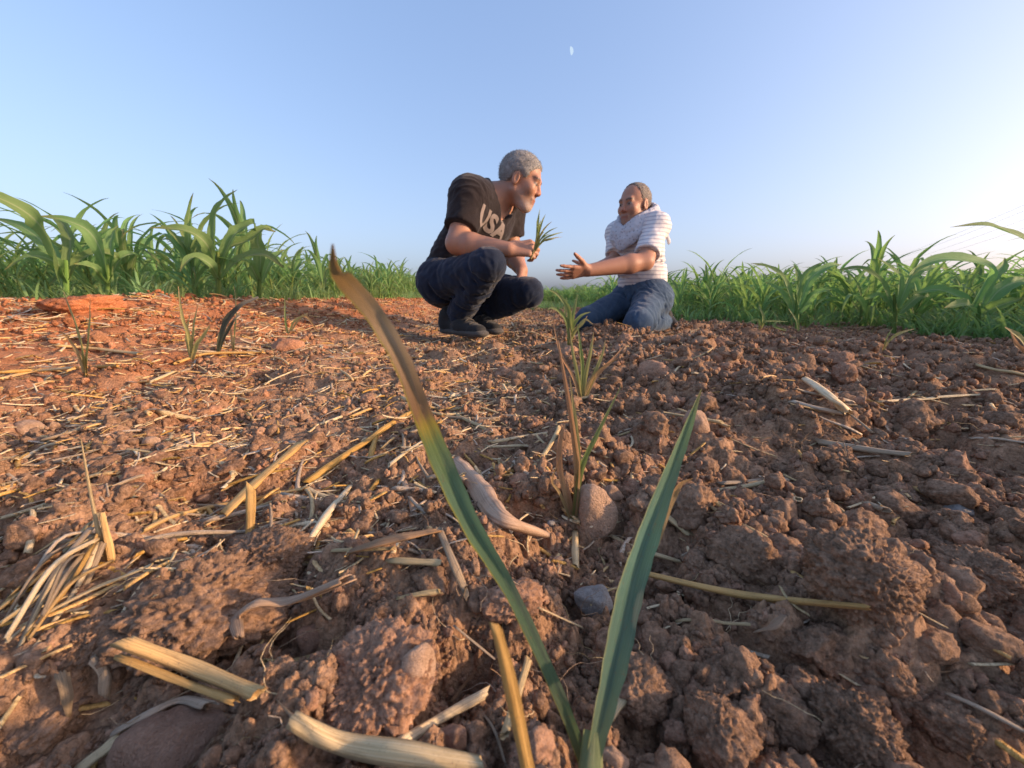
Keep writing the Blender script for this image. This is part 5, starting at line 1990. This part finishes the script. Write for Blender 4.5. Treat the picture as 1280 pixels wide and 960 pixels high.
# ---- the man kneeling in a striped shirt
def kneeling_man():
    gz = -.018
    pel = P(804, 374, 2.17)
    root = empty('person', (float(pel[0]), float(pel[1]), gz))
    tag(root, 'person in striped white shirt, scarf and blue jeans kneeling with an open outstretched hand', 'person')
    nh, fh = P(815, 374, 2.09), P(789, 374, 2.24)
    nk, fk = P(797, 402, 1.80), P(735, 393, 2.06)
    nk[2], fk[2] = gz + .062, gz + .066
    na, fa = P(828, 402, 2.14), P(790, 402, 2.40)
    na[2] = fa[2] = gz + .05
    ns, fs_ = P(820, 283, 2.03), P(771, 291, 2.26)
    abd, chest, neck = P(802, 342, 2.17), P(797, 305, 2.15), P(798, 281, 2.145)
    ne, nw = P(806, 327, 1.90), P(736, 338, 1.82)
    fe, fw_ = P(771, 329, 2.14), P(744, 336, 2.02)
    f = nrm([-.76, -.64, 0])
    sp = nrm(chest - pel)
    fwd = nrm(f - sp * (f @ sp))
    HC = P(793, 257, 2.10)
    Hd = frame(nrm([-.80, -.58, -.10]), roll=.0)
    hs = .85
    lo, hi = bounds([pel, nh, fh, nk, fk, na, fa, ns, fs_, ne, nw, fe, fw_, HC], .17)
    lo[0] -= .06
    lo[2] = gz - .01
    fd = Field(lo, hi, .0038)
    fd.cone(pel, abd, .092, .092, .05, sq=(fwd, 1.15))
    fd.cone(abd, chest, .092, .104, .05, sq=(fwd, 1.2))
    fd.cone(chest, neck - sp * .03, .10, .066, .05, sq=(fwd, 1.3))
    fd.cone(ns, fs_, .044, .044, .05)
    hb = HC + Hd @ np.array([-.026, 0, -.046])
    fd.cone(neck - sp * .03, hb, .058, .051, .03)
    for a, b, c in ((nh, nk, na), (fh, fk, fa)):
        fd.cone(pel, a, .072, .066, .03)
        fd.cone(a, b, .062, .052, .03)
        fd.cone(b, c, .050, .036, .02)
    for a, b, c in ((ns, ne, nw), (fs_, fe, fw_)):
        fd.cone(a, b, .050, .041, .02)
        m = b + (c - b) * .28
        fd.cone(b, m, .041, .044, .015)
        fd.cone(m, c, .044, .028, .015)
    head(fd, HC, Hd, hs, 1.05)
    hand(fd, nw, nrm(P(695, 343, 1.77) - nw), np.array([-.1, .75, .65]), np.array([.0, -.45, .9]), curl=(.05, .10, .14, .16), spread=.13, thumb=(.62, .75, .15), sc=.92)
    hand(fd, fw_, nrm(P(709, 336, 1.93) - fw_), np.array([0, -.3, 1.0]), np.array([0, 1., .2]), curl=(.08, .12, .16, .2), spread=.12, thumb=(.7, .6, .3), sc=.88)
    add_mesh(fd, 'body', 'skin', root, it=1, vcol=lambda V: face_colours(V, HC, Hd, hs, (.42, .215, .14), (.20, .14, .105), (.26, .20, .165)))
    hair_cap(HC, Hd, hs, [(-.12, -.045), (-.06, -.050), (-.03, -.020), (-.012, .012), (.012, .018), (.022, .010), (.030, .060), (.036, .105), (.04, .2), (.12, .2)], .0035, 'hair_thin', root, 6)
    o = .016
    ft = Field(*bounds([pel, abd, chest, neck, ns, fs_, ne, fe], .19), .0046)
    ft.cone(pel + sp * .0, abd, .108 + o, .100 + o, .06, sq=(fwd, 1.1))
    ft.cone(abd, chest, .100 + o, .110 + o, .06, sq=(fwd, 1.15))
    ft.cone(chest, neck - sp * .03, .106 + o, .078 + o, .05, sq=(fwd, 1.2))
    ft.cone(ns, fs_, .040 + o, .040 + o, .05)
    ft.cone(chest, ns, .07 + o, .042 + o, .04)
    ft.cone(ns, ns + (ne - ns) * .80, .041 + o, .044 + o, .03, flat=True)
    ft.cone(fs_, fs_ + (fe - fs_) * .72, .041 + o, .043 + o, .03, flat=True)
    cutz = pel - sp * .035
    ft.F = np.maximum(ft.F, (-(np.stack(np.meshgrid(*[ft.lo[i] + ft.h * np.arange(ft.n[i]) for i in range(3)], indexing='ij'), -1) - cutz) @ sp).astype(np.float32))
    ft.cone(neck, hb, .066, .080, .008, 'sub')
    creases(ft, pel, abd, .122, .116, (.1, .25, .4, .6, .8, .95), 53, tilt=1.5)
    creases(ft, abd, chest, .116, .126, (.1, .3, .5, .7), 54, tilt=1.8)
    creases(ft, ns, ne, .068, .07, (.2, .35, .5, .65), 55, tilt=1.4)
    add_mesh(ft, 'striped_shirt', 'striped', root, .0045, 31, sc=(12, 12, 15))
    fj = Field(*bounds([pel, nh, fh, nk, fk, na, fa], .15), .0046)
    fj.cone(nh, fh, .108, .108, .05)
    fj.cone(pel, pel + sp * .05, .116, .112, .04)
    for a, b, c in ((nh, nk, na), (fh, fk, fa)):
        fj.cone(a, b, .086, .062, .035)
        fj.cone(b, c, .058, .052, .02, flat=True)
    for q, (a, b, c) in enumerate(((nh, nk, na), (fh, fk, fa))):
        creases(fj, a, b, .094, .066, (.1, .18, .26, .36, .48, .62, .76, .88), 23 + q)
        creases(fj, b, c, .062, .056, (.12, .3, .5), 33 + q)
    add_mesh(fj, 'jeans', 'jeans_blue', root, .0045, 41, sc=(17, 17, 15))
    d1 = nrm(na - nk)
    d2 = nrm(fa - fk)
    shoe(root, na + d1 * .02, na + d1 * .27, gz + .0)
    shoe(root, fa + d2 * .02, fa + d2 * .27, gz + .0)
    # scarf: a loose roll round the neck, dipping in front, its tail over the shoulder
    fc = Field(*bounds([neck, HC, ns, P(848, 325, 2.2)], .2), .0042)
    lft = np.cross([0, 0, 1.], fwd)
    upz = np.array([0, 0, 1.])
    def band(pts, r0, r1, thin):
        pth = smooth_path(pts, 12)
        for k in range(11):
            out = nrm((pth[k] - neck) * np.array([1, 1, .25]))
            r_ = r0 + (r1 - r0) * k / 11
            fc.cone(pth[k], pth[k + 1], r_, r_, .008, sq=(out, thin))
    for sg in (-1, 1):
        for off, dz, r0, r1 in ((0, .012, .030, .024), (.016, -.018, .032, .026), (.030, -.044, .028, .020)):
            band([neck - fwd * (.078 + off * .6) + upz * (.064 + dz), neck + lft * sg * (.090 + off) - fwd * .01 + upz * (.036 + dz), neck + lft * sg * (.060 + off * .6) + fwd * (.100 + off * .5) + upz * (.004 + dz), neck + fwd * (.142 + off * .25) + upz * (-.046 + dz)], r0 * 1.1, r1 * 1.1, 1.8)
    tail = [neck - fwd * .09 + upz * .03, P(826, 279, 2.15), P(832, 290, 2.20), P(836, 301, 2.215)]
    for a, b in zip(tail[:-1], tail[1:]):
        fc.cone(a, b, .026, .022, .012, sq=(nrm([.8, -.5, .2]), 2.6))
    add_mesh(fc, 'scarf', 'scarf', root, .004, 51, sc=(24, 24, 34))
kneeling_man()

# ---- the sprig he holds
def sprig():
    b = P(668, 311, 1.455)
    root = empty('plant_sprig', b)
    tag(root, 'small green sprig of grassy leaves held up in the squatting man\'s hand', 'plant')
    Y = b[1]
    tips = [(675, 261), (682, 268), (690, 277), (697, 284), (704, 290), (703, 296), (688, 292), (676, 275), (684, 283), (672, 272), (693, 299), (680, 290)]
    for k, (tx, ty) in enumerate(tips):
        m1 = P(671 + (tx - 671) * .25, 306 + (ty - 306) * .40, Y + random.uniform(-.01, .01))
        m2 = P(671 + (tx - 671) * .62, 306 + (ty - 306) * .78, Y + random.uniform(-.02, .02))
        blade(root, 'leaf', [b + np.array([0, 0, -.012]), m1, m2, P(tx, ty, Y + random.uniform(-.03, .03))], [.003, .006, .007, .005, .0006], ('blade_green', 'blade_green', 'blade_yellow')[k % 3], nref=(random.uniform(-.6, .6), -1, .4), n=14, fold=.4, wave=.1, seed=k, across=3)
    V, F, UV = tube(smooth_path([b + np.array([-.012, 0, -.035]), b, P(671, 297, Y)], 6), .0035, 6, 1, 0, False)
    mesh_obj('stem', V - b, F, M['blade_yellow'], root, uv=UV * np.array([.03, 1]))
sprig()
